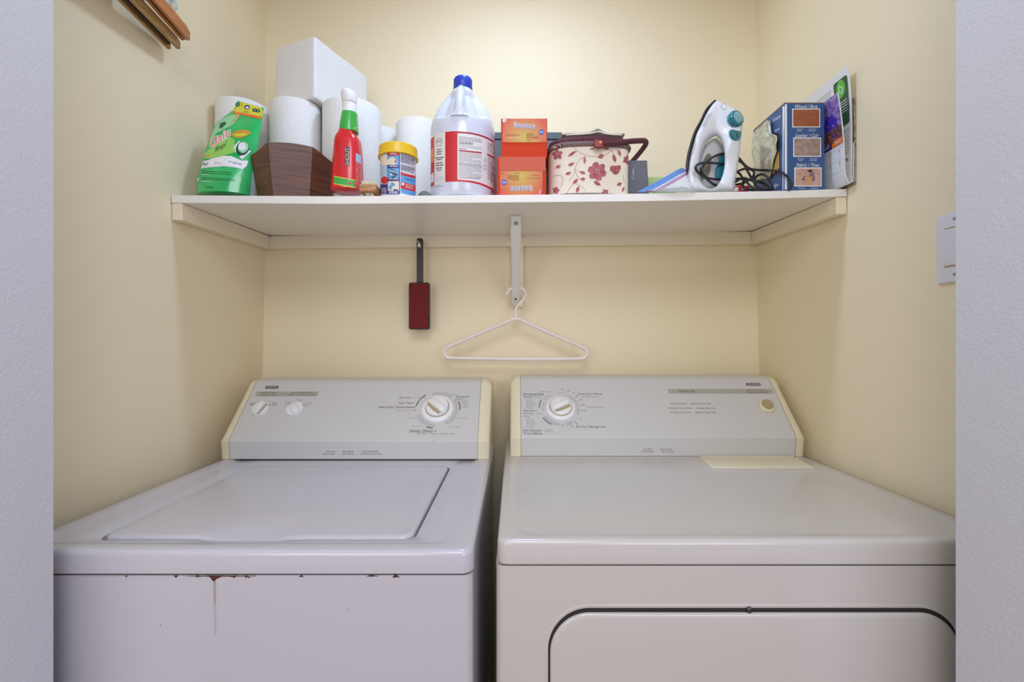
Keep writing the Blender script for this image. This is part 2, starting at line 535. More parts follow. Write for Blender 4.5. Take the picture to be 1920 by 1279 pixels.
def rrect(x0, x1, y0, y1, r, n=6, edge=1):
    """counter-clockwise rounded rectangle, edge = subdivisions per side"""
    pts = []
    cs = [(x1 - r, y0 + r, -90), (x1 - r, y1 - r, 0), (x0 + r, y1 - r, 90), (x0 + r, y0 + r, 180)]
    for k, (cx, cy, a0) in enumerate(cs):
        arc = [(cx + r * math.cos(math.radians(a0 + 90 * i / n)), cy + r * math.sin(math.radians(a0 + 90 * i / n))) for i in range(n + 1)]
        pts += arc
        nx = cs[(k + 1) % 4]; b = (nx[0] + r * math.cos(math.radians(nx[2])), nx[1] + r * math.sin(math.radians(nx[2])))
        a = arc[-1]
        for i in range(1, edge): pts.append((a[0] + (b[0] - a[0]) * i / edge, a[1] + (b[1] - a[1]) * i / edge))
    return pts
def sstep(a, b, x):
    t = max(0, min(1, (x - a) / (b - a))); return t * t * (3 - 2 * t)
def interp(tab, x):
    if x <= tab[0][0]: return tab[0][1]
    for (a, b) in zip(tab, tab[1:]):
        if x <= b[0]: return a[1] + (b[1] - a[1]) * (x - a[0]) / (b[0] - a[0])
    return tab[-1][1]

# ------------------------------------------------------------------ the closet
DB, YF = 1.458, 0.627         # back wall, rear face of the front partition
XL = [(0, -0.79), (1.1, -0.788), (1.5, -0.7795), (2.44, -0.7795)]
XR = [(0, 0.766), (1.1, 0.7645), (1.5, 0.7555), (2.44, 0.7555)]
H = 2.44
def side_wall(tab, sgn, name):
    m = M(); pts = [(x, z) for z, x in tab] + [(sgn * 0.9, H), (sgn * 0.9, 0)]
    m.prism(pts, YF, DB + 0.1, lambda a, b, t: (a, t, b))
    return struct(m, name, m_wall, smooth=20)
side_wall(XL, -1, 'wall_left'); side_wall(XR, 1, 'wall_right')
m = M(); m.box(-0.9, 0.9, DB, DB + 0.1, 0, H); struct(m, 'wall_back', m_wall, smooth=0)
# front partition with the doorway the camera looks through; its reveals fill both sides of the picture
JL, JR = -0.6198, 0.5926
m = M(); m.box(-1.7, JL, 0.42, YF, 0, H); struct(m, 'wall_front_left', m_jamb, smooth=0)
m = M(); m.box(JR, 1.7, 0.42, YF, 0, H); struct(m, 'wall_front_right', m_jamb, smooth=0)
m = M(); m.box(JL, JR, 0.42, YF, 2.32, H); struct(m, 'wall_front_header', m_jamb, smooth=0)
m = M(); m.box(-1.7, 1.7, -1.6, DB + 0.1, -0.05, 0.0); struct(m, 'floor', m_floor, smooth=0)
m = M(); m.box(-1.7, 1.7, 0.42, DB + 0.1, H, H + 0.05); struct(m, 'ceiling', m_ceil, smooth=0)
# closet lamp
L = thing('ceiling_lamp', (LAMP[0], LAMP[1], H), 'short frosted strip lamp on the closet ceiling', 'lamp')
m = M(); m.box(LAMP[0] - .16, LAMP[0] + .16, LAMP[1] - .06, LAMP[1] + .06, H - .03, H); m.build('lamp_base', m_white, L, bevel=.004)
m = M(); m.loft([[(x, LAMP[1] + .052 * math.cos(a), H - .0305 - .038 * math.sin(a)) for a in [PI * k_ / 10 for k_ in range(11)]] for x in (LAMP[0] - .14, LAMP[0] + .14)]); m.build('lamp_shade', m_glass, L)

# ------------------------------------------------------------------ shelf
SF, SBK = 1.057, 1.455
SZT = [(-0.78, 1.5474), (-0.405, 1.545), (0.042, 1.5486), (0.284, 1.551), (0.586, 1.557), (0.756, 1.562)]
def SZ(x, y=SF): return interp(SZT, x) + 0.012 * (y - SF) / 0.4
def ST(x, y=SF): return 0.0175
S = thing('wall_shelf', (0, SF, SZ(0) - 0.018), 'long white melamine shelf spanning the closet on cream ledger strips', 'shelf')
m = M(); xs = [-0.7775 + (0.753 + 0.7775) * i / 40 for i in range(41)]
m.loft([[(x, SF, SZ(x) - ST(x)), (x, SBK, SZ(x, SBK) - ST(x)), (x, SBK, SZ(x, SBK)), (x, SF, SZ(x))] for x in xs])
m.build('shelf_board', m_shelf, S, bevel=0.0012)
# ledgers
def ledger(name, pts, h, label=None):
    m = M(); m.loft(pts); return m.build(name, m_ledger, S, bevel=0.002)
lh = 0.039
gap = 0.0022
m = M()
m.loft([[(x, y, SZ(x, y) - 0.0175 - gap * (y - SF) / 0.4 - lh), (x + 0.024, y, SZ(x, y) - 0.0175 - gap * (y - SF) / 0.4 - lh), (x + 0.024, y, SZ(x, y) - 0.0175 - gap * (y - SF) / 0.4), (x, y, SZ(x, y) - 0.0175 - gap * (y - SF) / 0.4)] for x, y in ((-0.7785, SF + 0.002), (-0.7785, SBK))])
m.build('ledger_strip', m_ledger, S, bevel=0.002)
m = M()
m.loft([[(x, y, SZ(x, y) - 0.0175 - gap * (y - SF) / 0.4 - lh), (x + 0.024, y, SZ(x, y) - 0.0175 - gap * (y - SF) / 0.4 - lh), (x + 0.024, y, SZ(x, y) - 0.0175 - gap * (y - SF) / 0.4), (x, y, SZ(x, y) - 0.0175 - gap * (y - SF) / 0.4)] for x, y in ((0.730, SF + 0.002), (0.730, SBK))])
m.build('ledger_strip', m_ledger, S, bevel=0.002)
m = M()
m.loft([[(x, 1.437, SZ(x, SBK) - 0.0195 - lh), (x, DB, SZ(x, SBK) - 0.0195 - lh), (x, DB, SZ(x, SBK) - 0.0195), (x, 1.437, SZ(x, SBK) - 0.0195)] for x in (-0.7545, 0.73)])
m.build('ledger_strip', m_ledger, S, bevel=0.002)
# folding bracket: wall strip, arm under the board, diagonal brace
B = thing('shelf_bracket', (0.003, DB - 0.01, 1.30), 'white metal brace under the middle of the shelf, holding a hanger', 'bracket')
zb = SZ(0.0, 1.3) - 0.0177
m = M(); m.box(-0.008, 0.026, 1.4335, 1.4368, 1.321, zb - 0.001); m.box(-0.008, 0.026, 1.4345, DB - 0.0005, 1.321, 1.4855)
m.build('wall_strip', m_ledger, B, bevel=0.001)
m = M(); m.box(-0.012, 0.018, 1.15, 1.4335, zb - 0.006, zb - 0.0025); m.build('shelf_arm', m_metalw, B, bevel=0.001)
m = M()
a = V((0.003, 1.166, zb - 0.009)); b = V((0.003, 1.425, 1.325))
dirv = (b - a).normalized(); nrm = V((1, 0, 0)).cross(dirv)
rings = []
ln = (b - a).length
for t, w in ((0, .0135), (0.03, .0135), (0.035, .0148), (0.30 * ln, .0148), (0.34 * ln, .0128), (ln - 0.03, .0128), (ln - 0.008, .0125), (ln, .008)):
    c = a + dirv * t
    rings.append([c + V((w * sx, 0, 0)) + nrm * q for sx, q in ((-1, 0.003), (-0.8, -0.0015), (0.8, -0.0015), (1, 0.003), (0.75, 0.003), (0.6, 0.001), (-0.6, 0.001), (-0.75, 0.003))])
m.loft(rings); m.build('brace', m_metalw, B)
m = M(); fr = frame(a + dirv * 0.02 - nrm * 0.0018, (1, 0, 0), dirv)
m.lathe([(0.005, -0.002), (0.005, 0.001), (0.003, 0.0022), (0.0005, 0.0024)], seg=16, xf=fr)
m.build('screw', m_steel, B)
m = M(); fr = frame(b - dirv * 0.03 - nrm * 0.0018, (1, 0, 0), dirv)
m.lathe([(0.0028, -0.002), (0.0028, 0.0009), (0.0005, 0.001)], seg=16, xf=fr)
m.build('rivet', m_gap, B)

# ------------------------------------------------------------------ things hanging under the shelf
hd = 1.402
T = thing('lint_brush', W(787, 618, hd), 'lint brush with black handle and red fabric pad hanging under the shelf', 'lint brush')
m = M(); pts = rrect(767, 806, 530, 618, 4, 4)
m.prism(pts, hd - 0.006, hd + 0.008, lambda a, b, t: W(a, b, hd) + V((0, t - hd, 0))); m.build('head_frame', m_blackp, T, bevel=0.002)
m = M(); pts = rrect(768.6, 804.4, 532, 616, 3.5, 4)
m.prism(pts, hd - 0.009, hd - 0.0062, lambda a, b, t: W(a, b, hd) + V((0, t - hd, 0))); m.build('red_pad', m_lint, T, bevel=0.0015, label='red fabric pad')
m = M()
m.prism([(781.5, 530), (781.3, 449), (784, 446.5), (790.5, 446.5), (793, 449), (793, 530)], hd - 0.003, hd + 0.008, lambda a, b, t: W(a, b, hd) + V((0, t - hd, 0)))
m.build('handle', m_blackp, T, bevel=0.002)
m = M(); 
m.tube([V((W(787, 452, hd).x, 1.437, W(787, 457, 1.437).z)), W(783, 452, hd - 0.006), W(786, 456, hd - 0.011), W(788, 460, hd - 0.011), W(788, 464, hd - 0.008)], 0.0012, 8)
m.box(*[v for v in (W(784.5, 460, hd).x, W(789, 460, hd).x)], hd - 0.0095, hd - 0.0065, W(787, 464, hd).z, W(787, 458, hd).z)
m.build('cup_hook', m_metalw, loc=W(787, 456, 1.436), label='small white cup hook holding up the lint brush', cat='hook')

def hang_pt(x, y): return W(x, y, 1.385)
T = thing('clothes_hanger', hang_pt(967, 676), 'pale plastic clothes hanger hooked over the shelf brace', 'hanger')
m = M()
m.tube([hang_pt(x, y) for x, y in ((967, 598), (945, 606), (900, 625), (850, 646), (836, 654), (833, 662), (838, 670), (850, 671.5), (900, 672.5), (967, 673.5), (1040, 673.3), (1085, 672.5), (1097, 670), (1101.5, 662), (1097, 655), (1085, 648), (1030, 624), (985, 604))], 0.0057, 10, closed=True, sub=4)
m.build('frame', m_hang, T)
m = M(); hk = [(967, 600, 1.385), (967, 582, 1.385), (971, 573, 1.384), (981, 562, 1.383), (985.5, 553, 1.380), (984, 545.5, 1.377), (977, 540.5, 1.374), (967, 539.5, 1.371), (958, 541.5, 1.37), (952, 547, 1.37), (950.5, 553, 1.37)]
m.tube([W(*p) for p in hk], 0.0044, 10); m.build('hook', m_hang, T)
for sx, xx, yy in ((1, 872, 641), (-1, 1061.5, 641)):
    m = M(); m.tube([hang_pt(xx, yy - 3), hang_pt(xx + sx * 0, yy + 5), hang_pt(xx - sx * 1.5, yy + 10), hang_pt(xx - sx * 5, yy + 11), hang_pt(xx - sx * 8, yy + 7.5)], 0.0022, 8)
    m.build('strap_hook', m_hang, T)

# ------------------------------------------------------------------ wooden hangers high on the left wall
def jaw(m, x0, y0, x1, y1, z0, z1, th, mi=0, rnd=0.35):
    """long clamp bar from (x0,y0) to (x1,y1), ends tapered"""
    a = V((x0, y0, 0)); b = V((x1, y1, 0)); t = (b - a).normalized(); n = V((t.y, -t.x, 0))
    L = (b - a).length; h = z1 - z0
    pts = [(0, z0 + h * .15), (h * rnd * .5, z0), (L - h * rnd * .5, z0), (L, z0 + h * .15), (L, z0 + h * .75), (L - h * 0.55, z1), (h * 0.55, z1), (0, z0 + h * .75)]
    m.prism(pts, 0, th, lambda p, q, s: a + t * p + n * s + V((0, 0, q)), mi)
def wood_hanger(name, tip, near, z0, z1, mt, label, off, hooky):
    T = thing(name, ((tip[0] + near[0]) / 2, (tip[1] + near[1]) / 2, z0), label, 'hanger', 'wooden clamp hangers on the left wall')
    for k, s in enumerate((0, off)):
        m = M(); jaw(m, tip[0] - s, tip[1], near[0] - s * 1.0, near[1], z0, z1, 0.0065); m.build('clamp_bar', mt, T, bevel=0.0015)
    m = M(); jaw(m, tip[0] - off + 0.0068, tip[1] - 0.012, near[0] - off + 0.0068, near[1] + 0.012, z0 + 0.004, z1 - 0.004, max(off - 0.0072, 0.001)); m.build('felt_lining', m_felt, T)
    cx, cy = (tip[0] + near[0]) / 2 - off / 2 + 0.003, (tip[1] + near[1]) / 2
    m = M(); m.box(cx - off / 2 - 0.008, cx + off / 2 + 0.008, cy - 0.012, cy + 0.012, z1 - 0.004, z1 + 0.018); m.build('spring_clasp', m_steel, T, bevel=0.003)
    m = M(); m.tube([(cx, cy, z1 + 0.015), (cx, cy, z1 + 0.06), (cx + 0.0, cy + 0.022, 2.005), (cx, cy + 0.02, 2.03), (cx, cy, 2.04), (cx, cy - 0.02, 2.028), (cx, cy - 0.024, 2.012)], 0.0016, 8); m.build('hook', m_steel, T)
    return cx, cy
c1 = wood_hanger('trouser_hanger', (-0.7155, 1.03), (-0.672, 0.72), 1.877, 1.904, m_hwood, 'orange-brown wooden clamp hanger, the outer of the two on the left wall', 0.011, 0)
c2 = wood_hanger('trouser_hanger', (-0.737, 1.03), (-0.706, 0.76), 1.858, 1.882, m_hwood2, 'pale wooden clamp hanger, nearer the left wall behind the orange-brown one', 0.021, 0)
m = M(); m.tube([(-0.779, c1[1] + 0.005, 2.036), (-0.70, c1[1] + 0.002, 2.036), (-0.665, c1[1], 2.038), (-0.655, c1[1], 2.05)], 0.003, 10); m.lathe([(0.014, 0), (0.014, 0.003), (0.004, 0.005)], seg=20, xf=frame((-0.7795, c1[1] + 0.005, 2.036), (0, 1, 0), (0, 0, 1)))
m.build('coat_hook', m_steel, loc=(-0.7795, c1[1], 2.036), label='steel peg hook high on the left wall above the wooden hangers', cat='hook')
m = M(); q = W(325, 8, 1.055)
m.softbox(q + V((-0.010, 0, 0.0)), (0.003, 0.011, 0.019), 0.0028, 4, mi=0)
m.tube([q + V((-0.008, 0, 0.012)), q + V((0.004, 0, 0.006)), q + V((0.008, 0, -0.004)), q + V((0.003, 0, -0.012)), q + V((-0.008, 0, -0.014))], 0.0026, 8)
m.build('adhesive_hook', m_hookclear, loc=q, label='small clear plastic hook on the left wall behind the wooden hangers', cat='hook')

# ------------------------------------------------------------------ light switch
xw = 0.7605
T = thing('light_switch', (xw, 0.80, 1.319), 'white rocker light switch on the right wall', 'light switch')
y0, y1, z0, z1 = 0.762, 0.8365, 1.319, 1.4405
m = M(); fn = lambda a, b, t: (t, a, b)
m.loft([[(xw - t, a, b) for a, b in rrect(y0 + i, y1 - i, z0 + i, z1 - i, 0.004, 4)] for t, i in ((-0.003, 0), (0.003, 0), (0.0055, 0.0012), (0.0065, 0.004))]); m.build('wall_plate', m_switch, T)
m = M(); m.box(xw - 0.0068, xw - 0.005, 0.7815, 0.8185, 1.3455, 1.4145); m.build('rocker_gap', m_tan, T)
m = M(); m.loft([[(xw - 0.0065, 0.7828, z), (xw - 0.0065, 0.8172, z), (xw - t, 0.8172, z), (xw - t, 0.7828, z)] for z, t in ((1.349, 0.0072), (1.38, 0.0095), (1.412, 0.0085))]); m.build('rocker', m_switch, T, bevel=0.0008)
for zz in (1.4275, 1.332):
    m = M(); m.lathe([(0.0028, 0), (0.0028, 0.0008), (0.0018, 0.0012)], seg=14, xf=frame((xw - 0.0062, 0.80, zz), (0, -1, 0), (0, 0, 1))); m.build('screw', m_steel, T)

# ------------------------------------------------------------------ washer
ZT = 0.92
def ring_pts(x0, x1, y0, y1, r, z, edge=24, n=6, post=None):
    out = []
    for a, b in rrect(x0, x1, y0, y1, r, n, edge):
        p = [a, b, z]
        if post: p = post(p)
        out.append(p)
    return out
def cabinet(m, x0, x1, y0, y1, z0, z1, r):
    m.loft([[(a, b, z) for a, b in rrect(x0, x1, y0, y1, r, 5)] for z in (z0, z1)])
wx0, wx1 = -0.735, -0.059
T = thing('washing_machine', ((wx0 + wx1) / 2, 1.03, 0), 'white top-loading washing machine with rust under its top edge, left of the dryer', 'washing machine')
WM = T
cab = M(); cabinet(cab, wx0 + 0.002, wx1 - 0.001, 0.6642, 1.30, 0.012, 0.8845, 0.012); cab.build('cabinet', m_enamel, T)
m = M(); cabinet(m, wx0 + 0.006, wx1 - 0.006, 0.671, 1.29, 0.8835, 0.8885, 0.008); m.build('seam', m_gap, T)
for fx in (wx0 + 0.05, wx1 - 0.05):
    for fy in (0.72, 1.25):
        m = M(); m.lathe([(0.02, 0), (0.02, 0.006), (0.01, 0.008), (0.01, 0.0125)], (fx, fy, 0), 16); m.build('foot', m_blackp, T)
lx0, lx1, ly0, ly1 = -0.634, -0.157, 0.7135, 1.115
def notch(p):
    f = sstep(-0.49, -0.472, p[0]) * (1 - sstep(-0.345, -0.327, p[0]))
    if p[1] < ly0 + 0.02: p[1] -= 0.005 * f
    return p
m = M(); g = 0.0042
rg = [ring_pts(wx0, wx1, 0.663, 1.40, .018, 0.8875), ring_pts(wx0, wx1, 0.663, 1.40, .018, 0.912), ring_pts(wx0 + .0012, wx1 - .0012, 0.6642, 1.399, .017, 0.9165),
      ring_pts(wx0 + .004, wx1 - .004, 0.667, 1.396, .015, 0.9192), ring_pts(wx0 + .008, wx1 - .008, 0.671, 1.392, .013, 0.92),
      ring_pts(wx0 + .030, wx1 - .034, 0.690, 1.375, .02, 0.92), ring_pts(wx0 + .040, wx1 - .044, 0.696, 1.37, .02, 0.9165), ring_pts(wx0 + .05, wx1 - .05, 0.700, 1.36, .02, 0.916),
      ring_pts(lx0 - g - .002, lx1 + g + .002, ly0 - g - .002, ly1 + g + .002, .022, 0.916, post=notch), ring_pts(lx0 - g, lx1 + g, ly0 - g, ly1 + g, .02, 0.9145, post=notch),
      ring_pts(lx0 - g, lx1 + g, ly0 - g, ly1 + g, .02, 0.902, post=notch), ring_pts(lx0 + .02, lx1 - .02, ly0 + .02, ly1 - .02, .01, 0.902)]
m.loft(rg, cap=(False, True)); m.build('top_panel', m_enamel, T, smooth=50)
def scoop(p):
    f = sstep(-0.485, -0.45, p[0]) * (1 - sstep(-0.37, -0.335, p[0]))
    if p[1] < ly0 + 0.012: p[2] = max(p[2] - 0.006 * f, 0.9045)
    return p
m = M(); rg = []
for i, z in ((0, 0.905), (0, 0.914), (.0012, 0.917), (.004, 0.9187), (.008, 0.9193), (.03, 0.9195), (.1, 0.9198)):
    rg.append(ring_pts(lx0 + i, lx1 - i, ly0 + i, ly1 - i, .018, z, post=scoop))
m.loft(rg); m.build('lid', m_enamel, T, smooth=50)
# rust and streaks on the front
fs = surf(cab)
def spot(nm, fn_, mt, label=None):
    m = M(); fn_(m); m.open = True; m.build(nm, mt, WM, smooth=0, label=label)
spot('rust_line', lambda m: m.stroke([(101, 1079.5), (180, 1080), (260, 1079.6), (350, 1080)], 1.6, fs), m_stain)
spot('rust_line', lambda m: m.stroke([(350, 1079.6), (392, 1080), (430, 1080), (480, 1079.6)], 2.4, fs), m_rust, 'brown rust line')
spot('rust_spot', lambda m: m.add([fs(x, y, .0006) for x, y in ((388, 1079), (420, 1079), (412, 1083), (405, 1086), (403, 1090), (398, 1088), (395, 1083))], [tuple(range(7))], 0), m_rust, 'largest brown rust spot')
for x, y, a, b in ((330, 1080.5, 3.5, 2), (372, 1080.5, 5, 1.6), (438, 1081, 5, 1.8), (462, 1081, 3, 2), (467, 1082.5, 1.4, 1.4), (565, 1080.5, 3.6, 1.6), (698, 1080, 10, 1.2), (742, 1080.5, 5.5, 2.8), (237, 1080.5, 2, 1.3), (653, 1143, .8, .8), (301, 1172, .8, .8)):
    spot('rust_spot', lambda m: m.disc(x, y, a, b, fs, 0, h=.0004, wob=.3 if a > 1 else .1, n=18), m_rust)
m_streak = mat('pale_rust_streak', (150, 110, 70), 0.8, alpha=0.12)
spot('rust_streak', lambda m: m.quad((402, 1190), (406, 1190), (405.5, 1090), (400, 1090), fs, 0, 2, 6, .0004), m_streak, 'tan streak running down from the rust')
spot('rust_streak', lambda m: m.quad((401.5, 1135), (405, 1128), (405, 1089), (399.5, 1089), fs, 0, 2, 3, .0007), m_stain)

def build_split(m, classify, mats, parent):
    groups = {}
    for f, mi in zip(m.f, m.m):
        c = sum((m.v[i] for i in f), V((0, 0, 0))) / len(f)
        px = VX + c.x * F / c.y; py = HY + (CZ - c.z) * F / c.y
        groups.setdefault(classify(px, py), []).append((f, mi))
    for (nm, lab), fl in groups.items():
        k = M(); idx = {}
        for f, mi in fl:
            for i in f:
                if i not in idx: idx[i] = len(k.v); k.v.append(m.v[i])
            k.f.append(tuple(idx[i] for i in f)); k.m.append(mi)
        k.open = True; k.build(nm, mats, parent, smooth=0, label=lab)
# control console: a profile swept across
def console(T, x0, x1, cap0, cap1, prof, mats, y_plane):
    """prof: (y, z) outline starting at front bottom; x0..x1 overall, caps inside of cap0 / cap1"""
    zb = prof[0][1]; zt = max(p[1] for p in prof)
    def ring(x, t, grow=0.0):
        k = 0.022 * (1 - math.sqrt(max(0, 1 - t * t)))
        out = []
        for i, (y, z) in enumerate(prof):
            f = (z - zb) / (zt - zb)
            zz = z - k * f + (grow if 0 < i < len(prof) - 1 else 0) * f
            yy = y + (k * 0.35 if y < y_plane + .25 and i < 5 else 0) - (grow if i < 4 else 0)
            out.append((x, yy, zz))
        return out
    pan = M(); pan.loft([ring(x, 0) for x in (cap0, (cap0 + cap1) / 2, cap1)]); pan.build('control_panel', m_panel, T, smooth=25, bevel=0.0015)
    w0 = cap0 - x0; w1 = x1 - cap1
    m = M(); m.loft([ring(cap0 - 0.0006, 0, 0.0006)] + [ring(cap0 - w0 * (1 - (1 - t) ) if False else x0 + min(w0, 0.022) * (1 - t), t, 0.0006) for t in (0, .3, .55, .75, .9, .97, 1.0)])
    m.build('end_cap', m_yellowed, T, smooth=28, label='yellowed cream end cap')
    m = M(); m.loft([ring(cap1 + 0.0006, 0, 0.0006)] + [ring(x1 - min(w1, 0.022) * (1 - t), t, 0.0006) for t in (0, .3, .55, .75, .9, .97, 1.0)])
    m.build('end_cap', m_yellowed, T, smooth=28, label='yellowed cream end cap')
    return pan
def prof_at(dy, dz):
    P = [(1.168, .9205), (1.1645, .960 + dz * .3), (1.163, .966 + dz * .5), (1.167, .972 + dz * .6), (1.284, 1.0985 + dz), (1.289, 1.1035 + dz), (1.297, 1.1075 + dz), (1.31, 1.109 + dz), (1.38, 1.109 + dz), (1.39, .9205)]
    return [(y + dy, z) for y, z in P]
X0, X1 = -0.7365, -0.0635
pan = console(WM, X0, X1, -0.7135, -0.0925, prof_at(0, 0), None, 1.163)
m = M(); m.box(-0.7135, -0.0925, 1.1695, 1.19, .9195, .9215); m.build('console_gap', m_gap, WM)
cs = surf(pan); SL = V((0, .117, .1265)).normalized(); NR = V((0, -SL.z, SL.y))
def knob(T, name, px, py, skirt, r, h, ang, cf, mats, grip=(0.85, .26, .017), scal=0):
    o = cf(px, py); fr = frame(o, (1, 0, 0), SL)
    g = thing if False else None
    m = M()
    if skirt:
        m.lathe([(skirt, 0), (skirt, .0025), (skirt * .96, .005), (r * 1.08, .0085), (r * 1.04, .0085)], seg=64, xf=fr); sk = m.build('dial_skirt', m_white, T)
        base = .0085
        m = M(); m.arc(0, 0, r * .98, r * 1.08, 0, 360, lambda x, y, hh: fr @ V((x, y, base + 0.0004)), n=48); m.build('dial_ring', m_tan, T)
    else: base = 0
    m = M(); m.lathe([(r, base), (r, base + h * .5), (r * .96, base + h * .62), (r * .6, base + h * .7), (.0005, base + h * .72)], seg=56, xf=fr)
    rot = Matrix.Rotation(ang, 4, 'Z')
    L_, w_, gh = r * grip[0] * 2, r * grip[1] * 2, grip[2]
    # ridge: raised finger grip, arched along its length
    rings = []
    for i in range(13):
        t = -1 + 2 * i / 12; x = t * L_ / 2
        hh = base + h * .6 + (gh) * (1 - t * t) ** .35 * (0.75 + .25 * t) if abs(t) < 1 else base + h * .6
        ww = w_ * (1 - .25 * abs(t) ** 3)
        rings.append([(x, -ww / 2 * 1.15, base + h * .5), (x, ww / 2 * 1.15, base + h * .5), (x, ww / 2, hh - .0012), (x, ww / 2 * .75, hh), (x, -ww / 2 * .75, hh), (x, -ww / 2, hh - .0012)])
    m.loft(rings, xf=fr @ rot); kb = m.build('control_knob', m_white, T, smooth=40)
    return fr, rot, base, kb
def knob_inlay(T, fr, rot, base, r, h, side, w=.22, kb=None):
    m = M(); s = side
    pts = [(-r * .82, s * r * .30), (r * .2, s * r * .32), (r * .80, s * r * .30), (r * .74, s * r * (.30 + w)), (0, s * r * (.32 + w * 1.2)), (-r * .72, s * r * (.30 + w))]
    m.prism(pts, base + h * .55, base + h * .74 + .0008, lambda a, b, t: (fr @ rot) @ V((a, b, t)))
    m.build('knob_inlay', m_tan, T, label='tan recess beside the finger grip')
fr, rot, base, kb = knob(WM, 'k', 820.6, 767, .0425, .0290, .011, math.radians(-42), cs, None, (1.12, .30, .016)); knob_inlay(WM, fr, rot, base, .029, .011, -1)
FW = fr
fr, rot, base, kb = knob(WM, 'k', 488.5, 767.5, 0, .0215, .009, math.radians(68), cs, None, (.95, .32, .015)); knob_inlay(WM, fr, rot, base, .0215, .009, -1)
fr, rot, base, kb = knob(WM, 'k', 553, 767.5, 0, .0215, .009, math.radians(-52), cs, None, (.95, .42, .011)); knob_inlay(WM, fr, rot, base, .0215, .009, -1, .07); knob_inlay(WM, fr, rot, base, .0215, .009, 1, .07)
m = M(); 
def T_(s, a, b, c, d, mi=0, sh=0.25): m.text(s, a, b, c, d, cs, mi, h=.0004, shear=sh)
m.quad((497, 728.8), (520.5, 728.8), (522.8, 723.8), (499.5, 723.8), cs, 0, 2, 1, .0003); m.text('KENMORE', 500.5, 724.9, 520, 727.7, cs, 1, h=.0006, shear=.3); m.open = True; m.build('name_badge', [m_black, m_wprint], WM, smooth=0, label='small black name badge')
m = M(); m.quad((478, 743.2), (594, 743.2), (598, 734.3), (481, 734.3), cs, 0, 6, 1, .0003); m.open = True; m.build('heading_strip', m_bar, WM, smooth=0, label='grey heading strip')
m = M()
T_('WATER LEVEL /', 489, 735.4, 520, 738.2, 1); T_("NIVEAU D'EAU", 488, 739.6, 518, 742.4, 1)
T_('WASH / RINSE TEMP /', 545, 735.4, 589, 738.2, 1); T_('TEMP LAVAGE • RINÇAGE', 539.5, 739.6, 593, 742.4, 1)
T_('Small /', 470, 754.8, 479.5, 757.2, 1); T_('Petite', 469, 758, 478, 760.4, 1); T_('Large /', 510, 754.8, 520, 757.2, 1); T_('Grand', 509, 758, 519, 760.4, 1)
T_('C - F', 535, 754.6, 542, 757, 1); T_('F - F', 535, 758.4, 541, 760.6, 1); T_('W - C /', 556.5, 747.8, 567.5, 750, 1); T_('T - F', 558, 751, 566, 753.2, 1); T_('H - C /', 573.5, 754.6, 584, 757, 1); T_('C - F', 573.5, 758.4, 582, 760.8, 1)
for x, y in ((487.5, 753.5), (505.3, 760), (544, 755.6), (559.6, 755.8), (570.3, 759.8), (512.0, 0)):
    if y: m.disc(x, y, 1, .9, cs, 0, n=10, rings=1)
T_('Heavy Duty / Service Intense', 709.5, 761, 778.5, 766.8, 1); T_('Short / Court', 749, 744, 771, 747, 1); T_('Regular / Régulier', 748, 754.2, 777, 758, 1); T_('Super', 746, 768.6, 754.5, 771.4, 2)
m.stroke([(775, 745.6), (792, 745.6)], .5, cs, 2); m.stroke([(757, 770), (775, 770)], .5, cs, 2)
T_('12', 782, 754.6, 786, 757.4, 2, 0); T_('14', 776, 768.4, 780, 771.2, 1, 0); m.disc(795, 745.6, 1, .9, cs, 1, n=10, rings=1)
T_('Delicate / Délicats', 768, 805, 812, 811, 1, .1); T_('•', 815, 807, 817.5, 809, 1); T_('Pull to Start   /   Tirer pour mettre en marche', 781, 811.8, 852, 815.6, 2)
T_('Permanent', 855.5, 741.8, 880, 745.6, 1); T_('Press  †', 855, 746.8, 871, 750.4, 1)
T_('Regular /', 866, 751, 880.5, 753.6, 2); T_('Régulier', 866, 754.6, 879, 757.2, 2); T_('Short /', 869, 759, 880, 761.4, 2); T_('Court', 868, 762.6, 877.5, 765, 2); T_('10', 857, 751.6, 861, 754, 2, 0)
for s, a, b, c in (('Rinse / Rinçage', 812, 737, 830), ('Rest / Trempage', 840, 739, 857), ('Rest / Trempage', 764, 783, 781), ('Rinse / Rinçage', 773, 798.4, 792), ('Rinse / Rinçage', 858, 783, 876), ('Rest / Trempage', 843, 799.5, 861)): T_(s, a, b, c, b + 2, 2)
T_('Heavy Duty      •      Super Capacity      •      2 Speed Combinations', 612, 845, 710, 848.4, 1); T_('Service Intense     •     Super Capacité     •     2 Combinaisons de Vitesse', 605, 849.6, 716.5, 853, 1)
T_('Modèle', 812, 825.6, 818, 827.4, 2); T_('•  •', 836, 825.8, 842, 827, 2)
pf = lambda x, y, h: FW @ V((x, y, h))
def parc(FR, r0, r1, a0, a1, mi, h=.0004): m.arc(0, 0, r0, r1, a0, a1, lambda x, y, hh: FR @ V((x, -y, hh)), mi, h, 20)
build_split(m, lambda x, y: ('footer_lettering', 'two lines of small print') if y > 835 else (('water_level_lettering', None) if x < 526 else ('temperature_lettering', None)) if x < 620 else ('dial_lettering', 'cycle names around the large dial'), [m_black, m_dgrey, m_mgrey], WM)
m = M(); parc(FW, .046, .056, 50, 112, 5); parc(FW, .046, .056, -62, 36, 6); parc(FW, .046, .056, -160, -92, 5)
parc(FW, .0575, .0598, 128, 172, 1); parc(FW, .0575, .0598, -3, 24, 1); parc(FW, .0575, .0598, -112, -96, 0)
m.open = True; m.build('dial_scale', [m_black, m_dgrey, m_mgrey, m_bar, m_wprint, m_lgrey, m_lgrey], WM, smooth=0, label='grey scale arcs around the large dial')

